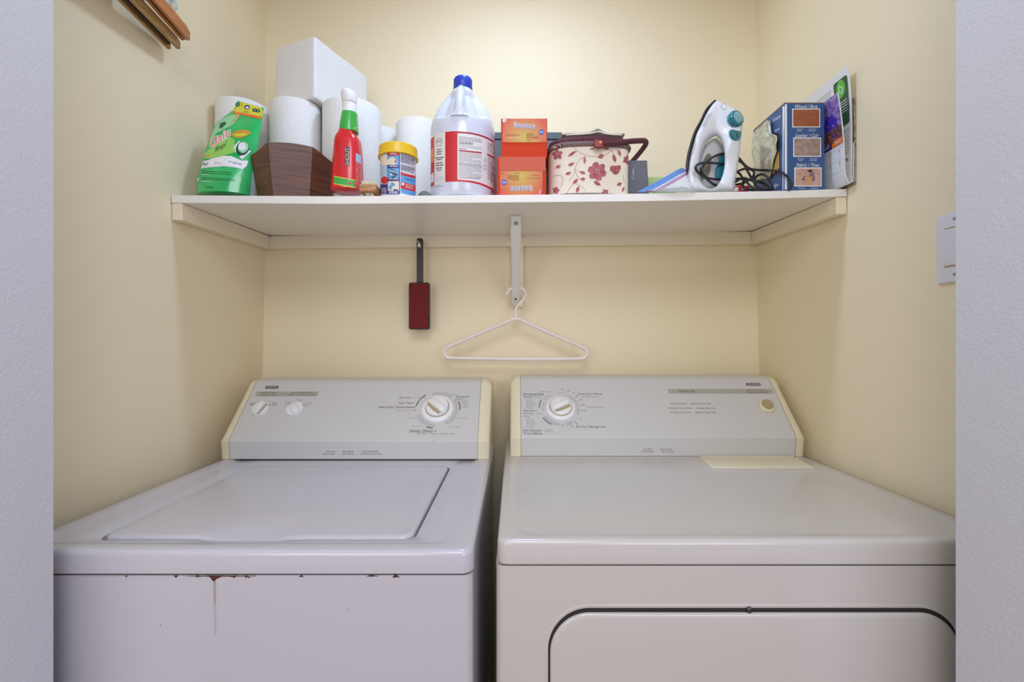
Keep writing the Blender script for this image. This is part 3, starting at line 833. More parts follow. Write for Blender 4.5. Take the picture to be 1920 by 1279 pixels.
# ------------------------------------------------------------------ dryer
dx0, dx1 = -0.0265, 0.7475
T = thing('clothes_dryer', ((dx0 + dx1) / 2, 1.04, 0), 'white front-loading clothes dryer, right of the washing machine', 'dryer')
DR = T
cab2 = M(); cabinet(cab2, dx0 - 0.0015, dx1, 0.6985, 1.33, 0.012, 0.8812, 0.012)
ddx0, ddx1, ddz0, ddz1 = 0.0500, 0.6660, 0.30, 0.8185
cab2.build('cabinet', m_enamel2, T)
m = M(); cabinet(m, dx0 + 0.004, dx1 - 0.006, 0.705, 1.29, 0.8805, 0.8855, 0.008); m.build('seam', m_gap, T)
for fx in (dx0 + 0.05, dx1 - 0.05):
    for fy in (0.75, 1.28):
        m = M(); m.lathe([(0.02, 0), (0.02, 0.006), (0.01, 0.008), (0.01, 0.0125)], (fx, fy, 0), 16); m.build('foot', m_blackp, T)
def xz(x0, x1, z0, z1, r, y): return [(a, y, b) for a, b in rrect(x0, x1, z0, z1, r, 14, 6)]
# raised rim round the door, dark groove, then the door leaf
m = M(); R0 = .062
rg = [xz(ddx0 - .006, ddx1 + .006, ddz0 - .006, ddz1 + .006, R0 + .006, .699), xz(ddx0 - .005, ddx1 + .005, ddz0 - .005, ddz1 + .005, R0 + .005, .6982), xz(ddx0 - .001, ddx1 + .001, ddz0 - .001, ddz1 + .001, R0 + .001, .6982), xz(ddx0, ddx1, ddz0, ddz1, R0, .6990)]
m.loft(rg, cap=(False, False)); m.build('door_rim', m_enamel2, T, smooth=60)
m = M(); rg = [xz(ddx0, ddx1, ddz0, ddz1, R0, .6987), xz(ddx0, ddx1, ddz0, ddz1, R0, .6982), xz(ddx0 + .005, ddx1 - .005, ddz0 + .005, ddz1 - .008, R0 - .005, .6982)]
m.loft(rg, cap=(False, True)); m.build('door_groove', m_gap, T)
m = M(); e = .0030
rg = [xz(ddx0 + e, ddx1 - e, ddz0 + e, ddz1 - .0062, R0 - e, y) for y in (.6983, .6960)] + [xz(ddx0 + e + i, ddx1 - e - i, ddz0 + e + i, ddz1 - .0062 - i, R0 - e - i * .6, y) for i, y in ((.0008, .6948), (.003, .6935), (.007, .6930), (.05, .6928))]
m.loft(rg); door = m.build('door', m_enamel2, T, smooth=60)
m = M(); q = W(1406, 1144.5, .695); m.lathe([(.0042, -.003), (.0042, .0005), (.003, .0012), (.003, .0003), (.0005, .0003)], seg=20, xf=frame(q, (1, 0, 0), (0, 0, 1)))
m.build('latch_screw', m_dsteel, T)
# top panel with its long dished field
m = M()
def dish(i, z, r): return ring_pts(dx0 + .030 + i, dx1 - .030 - i, .716 + i, 1.17 - i, r, z, post=lambda p: step(p))
def step(p):   # rear right corner steps forward round the lint screen cover
    p[1] -= .098 * sstep(.425, .465, p[0]) * max(0, min(1, (p[1] - .90) / .20))
    return p
rg = [ring_pts(dx0, dx1, .698, 1.40, .016, .884), ring_pts(dx0, dx1, .698, 1.40, .016, .912), ring_pts(dx0 + .0012, dx1 - .0012, .6992, 1.40, .015, .9165), ring_pts(dx0 + .004, dx1 - .004, .702, 1.396, .013, .9192), ring_pts(dx0 + .008, dx1 - .008, .706, 1.39, .012, .92),
      dish(0, .92, .03), dish(.006, .9178, .03), dish(.012, .9172, .028), dish(.05, .917, .02)]
m.loft(rg, cap=(False, True)); top2 = M(); top2.v = m.v; top2.f = m.f; m.build('top_panel', m_enamel2, T, smooth=50)
# lint screen cover
m = M(); lp = [(.462, 1.088), (.699, 1.088), (.715, 1.192), (.475, 1.192)]
lp = [(.459, 1.088), (.697, 1.088), (.712, 1.192), (.470, 1.192)]
cx_, cy_ = .585, 1.14
def lring(i, z): return [(x + (cx_ - x) * i / .12, y + (cy_ - y) * i / .052, z) for x, y in lp]
m.loft([lring(0, .9195), lring(0, .922), lring(.0015, .9232), lring(.003, .9235), lring(.0036, .9228)]); m.build('lint_screen_cover', m_yellowed, T, smooth=30, label='yellowed cream cover')
# faint scratches and specks
fs2 = surf(top2); m = M()
for i in range(70):
    x = random.gauss(970, 9); y = random.uniform(878, 960)
    m.disc(x, y, random.uniform(.4, 1.1), .4, fs2, 0, h=.0003, n=8, rings=1)
for i in range(10):
    x = random.uniform(950, 985); y = random.uniform(900, 925); m.stroke([(x, y), (x + random.uniform(3, 9), y - random.uniform(-1, 3))], .5, fs2, 0, h=.0003)
for i in range(60):
    m.disc(random.uniform(1000, 1750), random.uniform(885, 1000), .7, .35, fs2, 1, h=.0003, n=8, rings=1)
m.open = True; m.build('scuff_marks', [m_stain2, m_stain2], T, smooth=0, kind='stuff')
pan2 = console(DR, -0.0115, 0.7445, 0.0165, 0.7200, prof_at(.03, .006), None, 1.193)
m = M(); m.box(0.0165, 0.7200, 1.1995, 1.22, .9195, .9215); m.build('console_gap', m_gap, DR)
cs = surf(pan2)
fr, rot, base, kb = knob(DR, 'k', 1051, 765.5, .0405, .0285, .009, math.radians(24), cs, None, (1.0, .28, .014)); knob_inlay(DR, fr, rot, base, .0285, .009, -1, .2)
FD = fr
o = cs(1436, 763); fr = frame(o, (1, 0, 0), SL)
m = M(); m.lathe([(.0215, 0), (.0215, .005), (.020, .009), (.0155, .011), (.015, .0108)], seg=48, xf=fr); m.build('start_button_bezel', m_yellowed, DR)
m = M(); m.lathe([(.0148, .006), (.0148, .0145), (.0135, .016), (.012, .0152), (.0005, .0145)], seg=40, xf=fr); m.build('start_button', m_tan, DR, label='tan push button')
m = M()
m.quad((1399.5, 723.2), (1426.6, 723.2), (1424.6, 718.4), (1398.6, 718.4), cs, 0, 2, 1, .0003); m.text('KENMORE', 1401, 719.4, 1424.5, 722.3, cs, 1, h=.0006); m.open = True; m.build('name_badge', [m_black, m_wprint], DR, smooth=0, label='small black name badge')
m = M(); m.quad((1253.5, 738.2), (1450.5, 738.2), (1447.5, 729.6), (1251.5, 729.6), cs, 0, 8, 1, .0003); m.open = True; m.build('heading_strip', m_bar, DR, smooth=0, label='grey heading strip')
m = M()
T_('TEMPERATURE', 1272, 732, 1303, 735.8, 1, 0); T_('PUSH TO START /', 1399, 730.4, 1437.5, 733.3, 1, 0); T_('MISE EN MARCHE', 1399, 734.4, 1440, 737.4, 1, 0)
T_('Timed Dry / Minuté   -   High Heat / Haute Temp.', 1257, 755.6, 1333, 759, 1, 0); T_('Knit Delicate / Tricot Délicats   -   Low Heat / Basse Temp.', 1252, 764, 1343, 767.3, 1, 0); T_('Permanent Press Normal   -   High Heat / Haute Temp.', 1256.5, 772, 1342.5, 775.4, 1, 0)
T_('Permanent Press', 981.5, 737, 1020, 741, 1, 0); T_('Normal', 981.5, 741.8, 998, 745.4, 1, 0); T_('High Heat /', 1000.5, 741, 1016, 743, 2, 0); T_('Haute Temp', 1000.5, 744, 1017, 746.2, 2, 0)
for k, s in enumerate(('Less Dry /', 'Moins Sec', 'Normal Dry /', 'Normal Sec', 'More Dry /', 'Plus Sec')):
    wd = (13, 14, 19, 17, 16, 13)[k]; T_(s, 987, 747.4 + k * 3.1 + (k // 2) * .5, 987 + wd, 749.6 + k * 3.1 + (k // 2) * .5, 2, 0); T_(s, 987, 783.6 + k * 3.1 + (k // 2) * .5, 987 + wd, 785.8 + k * 3.1 + (k // 2) * .5, 2, 0)
T_('Auto Dry /', 981.5, 768, 1006.5, 773, 1, 0); T_('Séchage', 981.5, 773.4, 1001, 777.8, 2, 0); T_('Auto', 981.5, 778.6, 993, 782, 2, 0)
T_('Knit Delicate /', 981.5, 804.8, 1017, 809.4, 1, 0); T_('Tricot Délicats', 981.5, 810.6, 1017, 815, 1, 0); T_('Low Heat /', 1022, 804.8, 1037, 807.2, 2, 0); T_('Basse Temp', 1022, 808.6, 1038.5, 811.2, 2, 0)
T_('Timed Dry / Minuté', 1083.5, 737, 1129, 741.4, 1, 0); T_('High Heat / Haute Temp', 1091, 742.6, 1124, 745.4, 2, 0); T_('Touch Up / Retouche', 1099.5, 762, 1134.5, 765.6, 2, 0); T_('Air Dry / Séchage à air', 1079.5, 798, 1136, 803.4, 1, 0)
T_('Wrinkle Guard', 1012, 733.6, 1033, 735.8, 2, 0); T_('Off / Arrêt', 1007, 774.4, 1018, 776.2, 2, 0); T_('Off / Arrêt', 1080, 784, 1091, 786, 2, 0); T_('Off', 1047.5, 735.6, 1052.5, 738, 2, 0); T_('Off', 1053, 795.6, 1057, 797.6, 2, 0); T_('Arrêt', 1052, 798.4, 1058, 800.4, 2, 0)
for a, s in ((82, '70'), (66, '60'), (52, '50'), (40, '40'), (26, '30'), (10, '20'), (-7, '10')):
    c = FD @ V((.0575 * math.cos(math.radians(a)), .0575 * math.sin(math.radians(a)), .0004)); q = FD @ V((.064 * math.cos(math.radians(a)), .064 * math.sin(math.radians(a)), 0))
    m.add([c + (FD.to_3x3() @ V((.0014 * math.cos(t * PI / 4), .0014 * math.sin(t * PI / 4), 0))) for t in range(8)], [tuple(range(8))], 0)
    X = VX + q.x * F / q.y; Y = HY + (CZ - q.z) * F / q.y; T_(s, X - 1.6, Y - 1.3, X + 1.8, Y + 1.3, 1, 0)
for a, s in ((-52, '20'), (-66, '10')):
    q = FD @ V((.062 * math.cos(math.radians(a)), .062 * math.sin(math.radians(a)), 0)); X = VX + q.x * F / q.y; Y = HY + (CZ - q.z) * F / q.y
    m.disc(X - 1.5, Y - 4, 1, .9, cs, 0, n=10, rings=1); T_(s, X - 1.2, Y - 1, X + 2.4, Y + 1.8, 1, 0)
T_('Heavy Duty       •       Super Capacity', 1206, 840.8, 1260, 844.2, 1); T_('Service Intense      •      Super Capacité', 1203, 845.2, 1263, 848.6, 1)
build_split(m, lambda x, y: ('footer_lettering', 'two lines of small print') if y > 835 else ('dial_lettering', 'cycle names around the dial') if x < 1150 else ('start_lettering', None) if x > 1390 else ('heading_lettering', None) if y < 745 else ('temperature_lettering', 'three lines of temperature settings'), [m_black, m_dgrey, m_mgrey], DR)
m = M(); parc(FD, .044, .051, 62, 80, 5); parc(FD, .044, .051, -25, 58, 5); parc(FD, .046, .054, 98, 150, 5); parc(FD, .046, .050, 155, 190, 5); parc(FD, .046, .054, -150, -96, 5); parc(FD, .046, .055, -78, -54, 5)
parc(FD, .0560, .0582, 152, 178, 1); parc(FD, .0560, .0582, -148, -118, 1)
m.open = True; m.build('dial_scale', [m_black, m_dgrey, m_mgrey, m_bar, m_wprint, m_lgrey, m_lgrey], DR, smooth=0, label='grey scale arcs around the dial')
#ITEMS
# ------------------------------------------------------------------ paper towels and napkin pack
RH = 0.280
def roll(x, y, r, label, z=None):
    z = SZ(x, y) + .001 if z is None else z
    T = thing('paper_towel_roll', (x, y, z), label, 'paper towel roll', 'paper towel rolls standing on the shelf')
    m = M(); e = .006
    m.lathe([(.021, .002), (r - e, 0), (r - e * .3, e * .3), (r, e), (r, RH - e), (r - e * .3, RH - e * .3), (r - e, RH), (.021, RH - .002), (.021, .002)], (x, y, z), 64, cap=(False, False))
    m.build('paper', m_paper, T)
    m = M(); m.lathe([(.0195, .0), (.0207, .0), (.0207, RH), (.0195, RH), (.0195, 0)], (x, y, z), 24, cap=(False, False)); m.build('cardboard_core', m_card, T)
    return T
def rxy(px0, px1, dn, r):   # centre of a roll whose outline spans px0..px1 at its middle
    d = dn + r; return ((px0 + px1) / 2 - VX) * d / F, d
x, y = rxy(407, 503, 1.168, .0625)
rA = roll(x, y, .0625, 'leftmost paper towel roll, standing in the corner behind the green pouch')
xB, yB = rxy(507, 603, 1.168, .0625)
zA = parent_loc(rA)
copy_thing(rA, (xB, yB, SZ(xB, yB) + .001), 'paper towel roll behind the dark wooden bowl, under the left end of the napkin pack')
xC, yC = rxy(603, 718, 1.166, .074)
rC = roll(xC, yC, .074, 'thickest paper towel roll, behind the red spray bottle')
xE, yE = rxy(737, 832, 1.278, .0625)
copy_thing(rA, (xE, yE, SZ(xE, yE) + .001), 'paper towel roll behind the yellow-lidded tub, beside the bleach jug')
xD = xE - .1275
copy_thing(rA, (xD, 1.392, SZ(xD, 1.39) + .001), 'mostly hidden paper towel roll at the back wall, behind the thickest roll')
# napkin pack lying on the rolls, turned so one corner faces forward
ztop = SZ(xB, yB) + RH + .0025
c0 = V((-.508, 1.186, 0)); ea = V((-.126, .05, 0)); eb = V((.110, .172, 0))
la, lb = ea.length, eb.length; ea.normalize(); eb = V((-ea.y, ea.x, 0)) * (-1 if V((-ea.y, ea.x, 0)).dot(eb) < 0 else 1)
c = c0 + ea * la / 2 + eb * lb / 2 + V((0, 0, ztop + .0805))
T = thing('napkin_pack', (c.x, c.y, ztop), 'large white wrapped paper pack lying across the towel rolls', 'paper pack')
m = M(); m.softbox(c, (la / 2, lb / 2, .080), .007, 14, (ea, eb, V((0, 0, 1))), puff=.012, jit=.0012, freq=28); m.build('wrapped_stack', m_wrap, T)

# ------------------------------------------------------------------ detergent pouch
rows = [((370, 366), (467, 366)), ((371.5, 352), (468.5, 353)), ((372.5, 335), (471, 336)), ((377, 308), (474.5, 314)), ((384, 284), (480, 290)), ((391, 265), (484, 270)), ((399, 246), (487, 252)), ((408, 228), (490, 237)), ((428, 213), (492, 224)), ((437, 206), (493, 217)), ((445, 189), (495, 203))]
thk = [.030, .030, .028, .025, .021, .017, .013, .009, .005, .003, .002]
dep = [1.094, 1.095, 1.097, 1.101, 1.106, 1.110, 1.115, 1.121, 1.128, 1.132, 1.140]
T = thing('detergent_pouch', W(418, 366, 1.094), 'green laundry detergent pouch with a yellow top band, at the left end of the shelf', 'pouch')
m = M(); rings = []
for (a, b), t, d in zip(rows, thk, dep):
    A = W(a[0], a[1], d); B_ = W(b[0], b[1], d); r = []; n = 20
    for s in (-1, 1):
        for i in range(n):
            u = i / n if s < 0 else 1 - i / n
            wv = .0010 * math.sin(u * 19 + a[1] * .13) * min(1, t / .01) + .0014 * noise.noise(V((u * 5, a[1] * .06, s)))
            off = (t * max(0, 1 - (2 * u - 1) ** 2) ** .55 + wv * (1 if 0 < u < 1 else 0)) * s
            r.append(A.lerp(B_, u) + V((0, off, 0)))
    rings.append(r)
m.loft(rings); pouch = m; m.build('film_body', m_green, T, smooth=50)
ps = surf(pouch); P6 = lambda x, y: (360 + x / 6.733, 180 + y / 6.733)
def pq(m, pts, mi, h=.0004, sub=1):
    """filled outline drawn as rings shrinking to its centre, so that it follows the film"""
    pts = [P6(*p) for p in pts]
    if sub > 1: pts = [(v.x, v.y) for v in catmull([V((p[0], p[1], 0)) for p in pts], sub, True)]
    cx = sum(p[0] for p in pts) / len(pts); cy = sum(p[1] for p in pts) / len(pts); n = len(pts); vs = []; fs_ = []
    R = 6
    for k in range(1, R + 1):
        for p in pts: vs.append(ps(cx + (p[0] - cx) * k / R, cy + (p[1] - cy) * k / R, h))
    vs.append(ps(cx, cy, h)); c = len(vs) - 1
    for j in range(n): fs_.append((c, j, (j + 1) % n))
    for k in range(R - 1):
        for j in range(n): fs_.append((k * n + j, (k + 1) * n + j, (k + 1) * n + (j + 1) % n, k * n + (j + 1) % n))
    m.add(vs, fs_, mi)
m = M()
pq(m, [(335, 325), (470, 255), (590, 235), (560, 320), (490, 380), (380, 440), (290, 490), (240, 560), (225, 530), (260, 430)], 2, .0007, 3)
pq(m, [(150, 740), (230, 670), (350, 600), (460, 520), (540, 560), (530, 640), (540, 710), (420, 750), (250, 790), (160, 790)], 1, .0008, 3)
m.quad(P6(508, 212), P6(880, 290), P6(912, 158), P6(572, 60), ps, 3, 8, 3, .0005)
m.quad(P6(508, 218), P6(880, 296), P6(884, 262), P6(520, 190), ps, 4, 8, 1, .0007)
pq(m, [(505, 330), (560, 235), (605, 235), (590, 280), (540, 330), (480, 365)], 5, .0007, 3)
pq(m, [(495, 500), (560, 440), (650, 430), (730, 445), (735, 475), (660, 520), (590, 535)], 5, .0007, 3)
pq(m, [(120, 750), (210, 750), (280, 700), (240, 760), (170, 775)], 5, .0008, 3)
pq(m, [(520, 500), (600, 475), (690, 480), (680, 500), (600, 510)], 3, .0010, 3)
pq(m, [(360, 350), (420, 330), (430, 355), (390, 400), (350, 410)], 6, .0009, 3)
# brand word in orange with a pale edge
for (mi, hh, g) in ((7, .0010, 1.0), (4, .0014, 0)):
    pts = [(215, 640), (230, 590), (290, 480), (400, 440), (440, 380), (480, 372), (495, 400), (480, 480), (420, 520), (330, 590), (270, 680), (230, 680)]
    pass
A, B_, Cc, Dd = P6(232, 672), P6(478, 520), P6(478, 395), P6(240, 570)
def slant(a, b, c, d):
    def fn(x, y, h=0): 
        X = (a[0] * (1 - x) + b[0] * x) * (1 - y) + (d[0] * (1 - x) + c[0] * x) * y
        Y = (a[1] * (1 - x) + b[1] * x) * (1 - y) + (d[1] * (1 - x) + c[1] * x) * y
        return ps(X, Y, h)
    return fn
for q in range(14):
    gx, gy = 1.5 * math.cos(q * PI / 7), 1.5 * math.sin(q * PI / 7); off = lambda p: (p[0] + gx, p[1] + gy)
    m.text('Gain', 0, 1, 1, 0, slant(off(P6(226, 668)), off(P6(480, 505)), off(P6(492, 388)), off(P6(236, 560))), 7, h=.0011 + q * 3e-6)
m.text('Gain', 0, 1, 1, 0, slant(P6(226, 668), P6(480, 505), P6(492, 388), P6(236, 560)), 4, h=.0016)
m.text('flings!', 0, 1, 1, 0, slant(P6(290, 735), P6(438, 640), P6(440, 570), P6(300, 650)), 8, h=.0012)
# laundry pod picture
pq(m, [(500, 660), (600, 570), (745, 700), (630, 805)], 7, .0008)
m.disc(*P6(640, 665), 11.8, 14, ps, 8, h=.0010, n=24, rings=4, rot=.6); m.disc(*P6(648, 650), 9.5, 11, ps, 9, h=.0012, n=24, rings=4, rot=.6)
m.disc(*P6(636, 642), 7, 7.5, ps, 10, h=.0014, n=20, rings=3); m.stroke([P6(600, 640), P6(640, 615), P6(675, 650), P6(650, 680), P6(635, 665)], 1.1, ps, 7, .0017)
pq(m, [(125, 900), (135, 830), (250, 795), (400, 758), (500, 762), (620, 815), (712, 820), (690, 890), (640, 928), (540, 905), (400, 890), (250, 905), (115, 920)], 7, .0011)
m.stroke([P6(x, y) for x, y in ((138, 884), (148, 845), (156, 868), (166, 858), (172, 880), (182, 856), (190, 878), (206, 838))], .7, ps, 8, .0013, 4); m.stroke([P6(x, y) for x, y in ((285, 880), (300, 826), (306, 862), (322, 836), (330, 860), (346, 838), (352, 862), (376, 848))], .6, ps, 11, .0013, 4)
m.stroke([P6(408, 885), P6(425, 780)], .5, ps, 11, .0013)
m.text('original', 0, 1, 1, 0, slant(P6(455, 845), P6(622, 885), P6(628, 850), P6(460, 812)), 8, h=.0013)
for x0, y0, x1, y1, n in ((125, 935, 500, 985, 2), (125, 1020, 545, 1062, 2)):
    a = P6(x0, y0); b = P6(x1, y1); m.lines(a[0], a[1], b[0], b[1], n, ps, 8, .9, .0008, 3.0)
a = P6(120, 988); b = P6(235, 1002); m.lines(a[0], a[1], b[0], b[1], 1, ps, 7, 1, .0009); a = P6(120, 1072); b = P6(250, 1086); m.lines(a[0], a[1], b[0], b[1], 1, ps, 7, 1, .0009)
pq(m, [(62, 1030), (92, 1040), (100, 1055), (72, 1078)], 10, .0009); a = P6(175, 1140); b = P6(275, 1165); m.lines(a[0], a[1], b[0], b[1], 2, ps, 6, .8, .0008)
for x, y in ((580, 110), (790, 180), (835, 190)): m.disc(*P6(x, y), 4.2, 3.4, ps, 8, h=.0008, n=14, rings=2); m.disc(*P6(x + 4, y), 1.6, 1.4, ps, 9, h=.0011, n=10, rings=1)
m.disc(*P6(695, 145), 5.5, 4.2, ps, 12, h=.0008, n=16, rings=2); m.disc(*P6(697, 150), 3.4, 2, ps, 10, h=.0011, n=16, rings=1); m.stroke([P6(635, 90), P6(624, 145)], .6, ps, 8, .0009)
a = P6(655, 192); b = P6(720, 208); m.lines(a[0], a[1], b[0], b[1], 1, ps, 8, 1.1, .0009, 1.5)
m.disc(*P6(640, 1005), 3.6, 4.2, ps, 13, h=.0007, n=14, rings=2)
m.open = True; m.build('printed_label', [m_green, m_lime, m_palegreen, m_yellowp, m_orangep, m_mango, m_dkgreen, m_wprint, mat('deep_green_ink', (14, 70, 50), .4), m_palegreen, m_wprint, m_mgrey, m_navy, mat('soft_green_ink', (70, 196, 110), .4)], T, smooth=0, label='printed words, fruit and pod picture')

# ------------------------------------------------------------------ dark wooden bowl (faceted, flaring)
bx, by = (553 - VX) * 1.152 / F, 1.152
T = thing('wooden_bowl', (bx, by, SZ(bx, by)), 'dark faceted wooden bowl with scalloped rim, beside the red spray bottle', 'bowl')
N_ = 6; a0 = math.radians(-65 - 30 - 6); hb = .110; rb, rt = .0770, .0945
m = M(); inner = []; outer = []
SEG = 6
def bpt(k, t, f, ins=0):
    A = a0 + 2 * PI * k / N_; B2 = a0 + 2 * PI * (k + 1) / N_
    r = (rb + (rt - rb) * (f ** .9)) - ins
    p = V((math.cos(A), math.sin(A), 0)) * r * (1 - t) + V((math.cos(B2), math.sin(B2), 0)) * r * t
    return V((bx, by, SZ(bx, by - .09) + .001)) + p
def zf(p):
    q = V((p.x - bx, p.y - by, 0)).normalized().dot(V((.42, -.907, 0))); return hb - .004 + .022 * max(0, q) ** 1.5 + .004 * min(0, q)
BD = V((-.42, .907, 0)).normalized()
def squash(p):
    c = V((bx, by, 0)); d_ = (p - c).dot(BD); return p + BD * (-.40 * d_ - .028)
rings = []
for (f, ins, top) in ((0, 0, 0), (.25, 0, 0), (.5, 0, 0), (.75, 0, 0), (1, 0, 0), (1, .007, 0), (.5, .007, 0), (.08, .008, 0)):
    r = []
    for k in range(N_):
        for i in range(SEG):
            t = i / SEG; p = bpt(k, t, f, ins); r.append(squash(p + V((0, 0, zf(p) * f))))
    rings.append(r)
m.loft(rings); m.build('staved_body', m_walnut, T, smooth=20)
m = M()
for k in range(N_):
    A = a0 + 2 * PI * k / N_; d_ = V((math.cos(A), math.sin(A), 0)); s_ = V((-d_.y, d_.x, 0)); b0 = V((bx, by, SZ(bx, by - .09) + .001))
    rr = [squash(b0 + d_ * (rb + (rt - rb) * f ** .9 + .0003) + V((0, 0, zf(b0 + d_) * f))) for f in (0.01, .25, .5, .75, .985)]
    m.loft([[p - s_ * .0005 - d_ * .001, p + s_ * .0005 - d_ * .001, p + s_ * .0005, p - s_ * .0005] for p in rr])
m.build('stave_joints', m_gap, T, smooth=0, kind='stuff')

# ------------------------------------------------------------------ red spray bottle
def ell(cx, y_, z, rx, ry, n=32, sq=2.0):
    out = []
    for j in range(n):
        a = 2 * PI * j / n; c_, s_ = math.cos(a), math.sin(a)
        out.append((cx + rx * (abs(c_) ** (2 / sq)) * (1 if c_ > 0 else -1), y_ + ry * (abs(s_) ** (2 / sq)) * (1 if s_ > 0 else -1), z))
    return out
def loft_px(rows, d, sq=2.0, n=32):
    out = []
    for r_ in rows:
        xl, xr, y, ry = r_[:4]; dd = d + (r_[4] if len(r_) > 4 else 0)
        a = W(xl, y, dd); b = W(xr, y, dd); out.append(ell((a.x + b.x) / 2, dd, a.z, (b.x - a.x) / 2, ry, n, sq))
    return out
sd = 1.102
T = thing('spray_bottle', (W(651, 366, sd).x, sd, SZ(-.4, sd)), 'red spray bottle with green neck and white trigger head', 'spray bottle')
m = M(); m.loft(loft_px([(624, 676, 360.5, .026), (622.5, 679, 359, .030), (622.5, 679.5, 352, .031), (624, 679, 335, .031), (626, 678.5, 310, .030), (627, 678, 290, .029), (628, 676.8, 277, .028), (628.6, 676, 268, .027), (629.6, 674, 262, .026), (631.5, 671, 257, .024), (635, 667.5, 252.5, .021), (637, 665, 247, .020)], sd, 2.7)); sp = m
m.build('bottle_body', m_red, T, smooth=45)
m = M(); m.loft(loft_px([(636, 671.5, 249.5, .0205), (636.5, 671.5, 246, .021), (638.5, 670.5, 232, .020), (641, 670.2, 220, .019), (642, 669.8, 213.5, .0185)], sd, 2.2)); gr = m; m.build('neck_sleeve', m_green2, T, smooth=45, label='green neck sleeve')
m = M(); m.loft(loft_px([(642.5, 669.2, 213.5, .018), (642.4, 669.2, 208, .018), (642.2, 669.2, 199, .0175), (642.5, 669, 193.5, .0172)], sd)); m.build('collar', m_white, T, smooth=45)
m = M(); m.loft(loft_px([(643, 668.6, 193.5, .0165), (642, 668.8, 190, .018), (641, 669.4, 186, .019), (640.3, 669.2, 181, .020), (640, 667.6, 177, .020), (640.4, 664.8, 173.5, .0185), (641.8, 661.5, 171, .016), (644, 658, 169.5, .011), (647, 654.5, 169, .005)], sd - .003)); m.build('spray_head', m_white, T, smooth=60)
m = M(); ss = surf(sp); gs = surf(gr)
m.quad((626, 343.5), (666, 351), (666, 338.2), (627, 330), ss, 1, 10, 1, .0004); m.quad((626, 345.2), (666, 352.7), (666, 351), (626, 343.5), ss, 2, 10, 1, .0005); m.quad((627, 331.5), (666, 339), (666, 337.6), (627, 329.8), ss, 2, 10, 1, .0006)
for i in range(16): m.lines(667, 300 + i * 3.6, 677.5, 302 + i * 3.6, 1, ss, 3, 1.0, .0006, 3)
m.quad((667, 302), (677, 308), (676.5, 292), (667, 287), ss, 4, 4, 1, .0005)
m.rect(646.8, 276, 655.6, 311.5, ss, 0, 2, 6, .0005); m.text('SHOUT', 647.6, 277, 654.8, 310.5, ss, 2, h=.0008, vert=True)
m.open = True; m.build('printed_label', [m_navy, m_green2, m_yellowp, mat('pale_pink_ink', (238, 190, 186), .4), m_paleblue, m_redp], T, smooth=0)

m = M(); m.lines(663, 238, 670, 242.5, 1, gs, 0, 1.6, .0005); m.lines(664, 243, 670.2, 247, 2, gs, 1, 1.2, .0005)
m.open = True; m.build('neck_print', [m_yellowp, m_redp], T, smooth=0)

# ------------------------------------------------------------------ little wooden scrubbing brush
nb = 1.085; a = W(679.5, 357, nb); b = W(711, 346.5, nb)
T = thing('nail_brush', ((a.x + b.x) / 2, nb, SZ(-.33, nb)), 'little wooden nail brush with pale bristles between red bottle and tub', 'brush')
zz0 = SZ(-.33, nb) + .0095; zz1 = zz0 + .0185
m = M(); m.softbox(V(((a.x + b.x) / 2, nb + .004, (zz0 + zz1) / 2)), ((b.x - a.x) / 2, .03, (zz1 - zz0) / 2), .004, 5); m.build('wooden_back', m_wood, T)
m = M()
for row in range(4):
    for i in range(7):
        x = a.x + .006 + (b.x - a.x - .012) * i / 6; y = nb - .016 + row * .012
        for z0_, z1_ in ((zz1 - .002, zz1 + .009), (zz0 + .002, SZ(-.33, nb) + .001)):
            if z1_ < z0_ and not (1 < i < 6): continue
            for q in range(5):
                t = V((random.uniform(-.003, .003), random.uniform(-.003, .003), 0)); o = V((random.uniform(-.0016, .0016), random.uniform(-.0016, .0016), 0))
                p0 = V((x, y, z0_)) + o; p1 = V((x, y, z1_ + (random.uniform(-.001, .001) if z1_ > z0_ else 0))) + o + t
                m.loft([[p0 + V((.0006, 0, 0)), p0 + V((-.0004, .0005, 0)), p0 + V((-.0004, -.0005, 0))], [p1 + V((.0005, 0, 0)), p1 + V((-.0003, .0004, 0)), p1 + V((-.0003, -.0004, 0))]])
m.build('bristles', m_bristle, T, smooth=0, kind='stuff')

# ------------------------------------------------------------------ stain remover tub
tx = (746.5 - VX) * 1.103 / F; ty = 1.1045; tr = .0412; tz = SZ(tx, ty)
T = thing('powder_tub', (tx, ty, tz), 'round tub of powder with yellow lid and blue picture label', 'tub')
m = M(); m.lathe([(tr - .002, 0), (tr, .002), (tr, .106), (tr - .001, .112)], (tx, ty, tz + .0005), 72); tub = m; m.build('tub_body', m_white, T)
m = M()
m.lathe([(tr + .001, .098), (tr + .0055, .0985), (tr + .0058, .102), (tr + .0038, .104), (tr + .0035, .122), (tr + .001, .1245), (tr - .006, .125), (tr - .008, .1235), (.0005, .1235)], (tx, ty, tz + .0005), 72, cap=(True, True)); m.build('lid', m_yellow, T, smooth=30, label='yellow plastic lid')
ts = surf(tub); P7 = lambda x, y: (700 + x / 10.23, 250 + y / 10.23)
m = M()
def tq(x0, y0, x1, y1, mi, h=.0004, dy=0, nx=8):
    a, b = P7(x0, y1), P7(x1, y0); k = dy / 10.23
    m.quad((a[0], a[1]), (b[0], a[1] + k), (b[0], b[1] + k), (a[0], b[1]), ts, mi, nx, 8, h)
tq(138, 300, 270, 1172, 0, .0003); tq(268, 300, 512, 1172, 1, .0004); tq(512, 310, 522, 1172, 5, .0007, 0, 2); tq(522, 330, 812, 1110, 6, .0003, 60)
tq(272, 300, 500, 425, 2, .0006, -4)
a = P7(325, 312); b = P7(445, 408); m.lines(a[0], a[1], b[0], b[1], 4, ts, 5, 1.1, .0009)
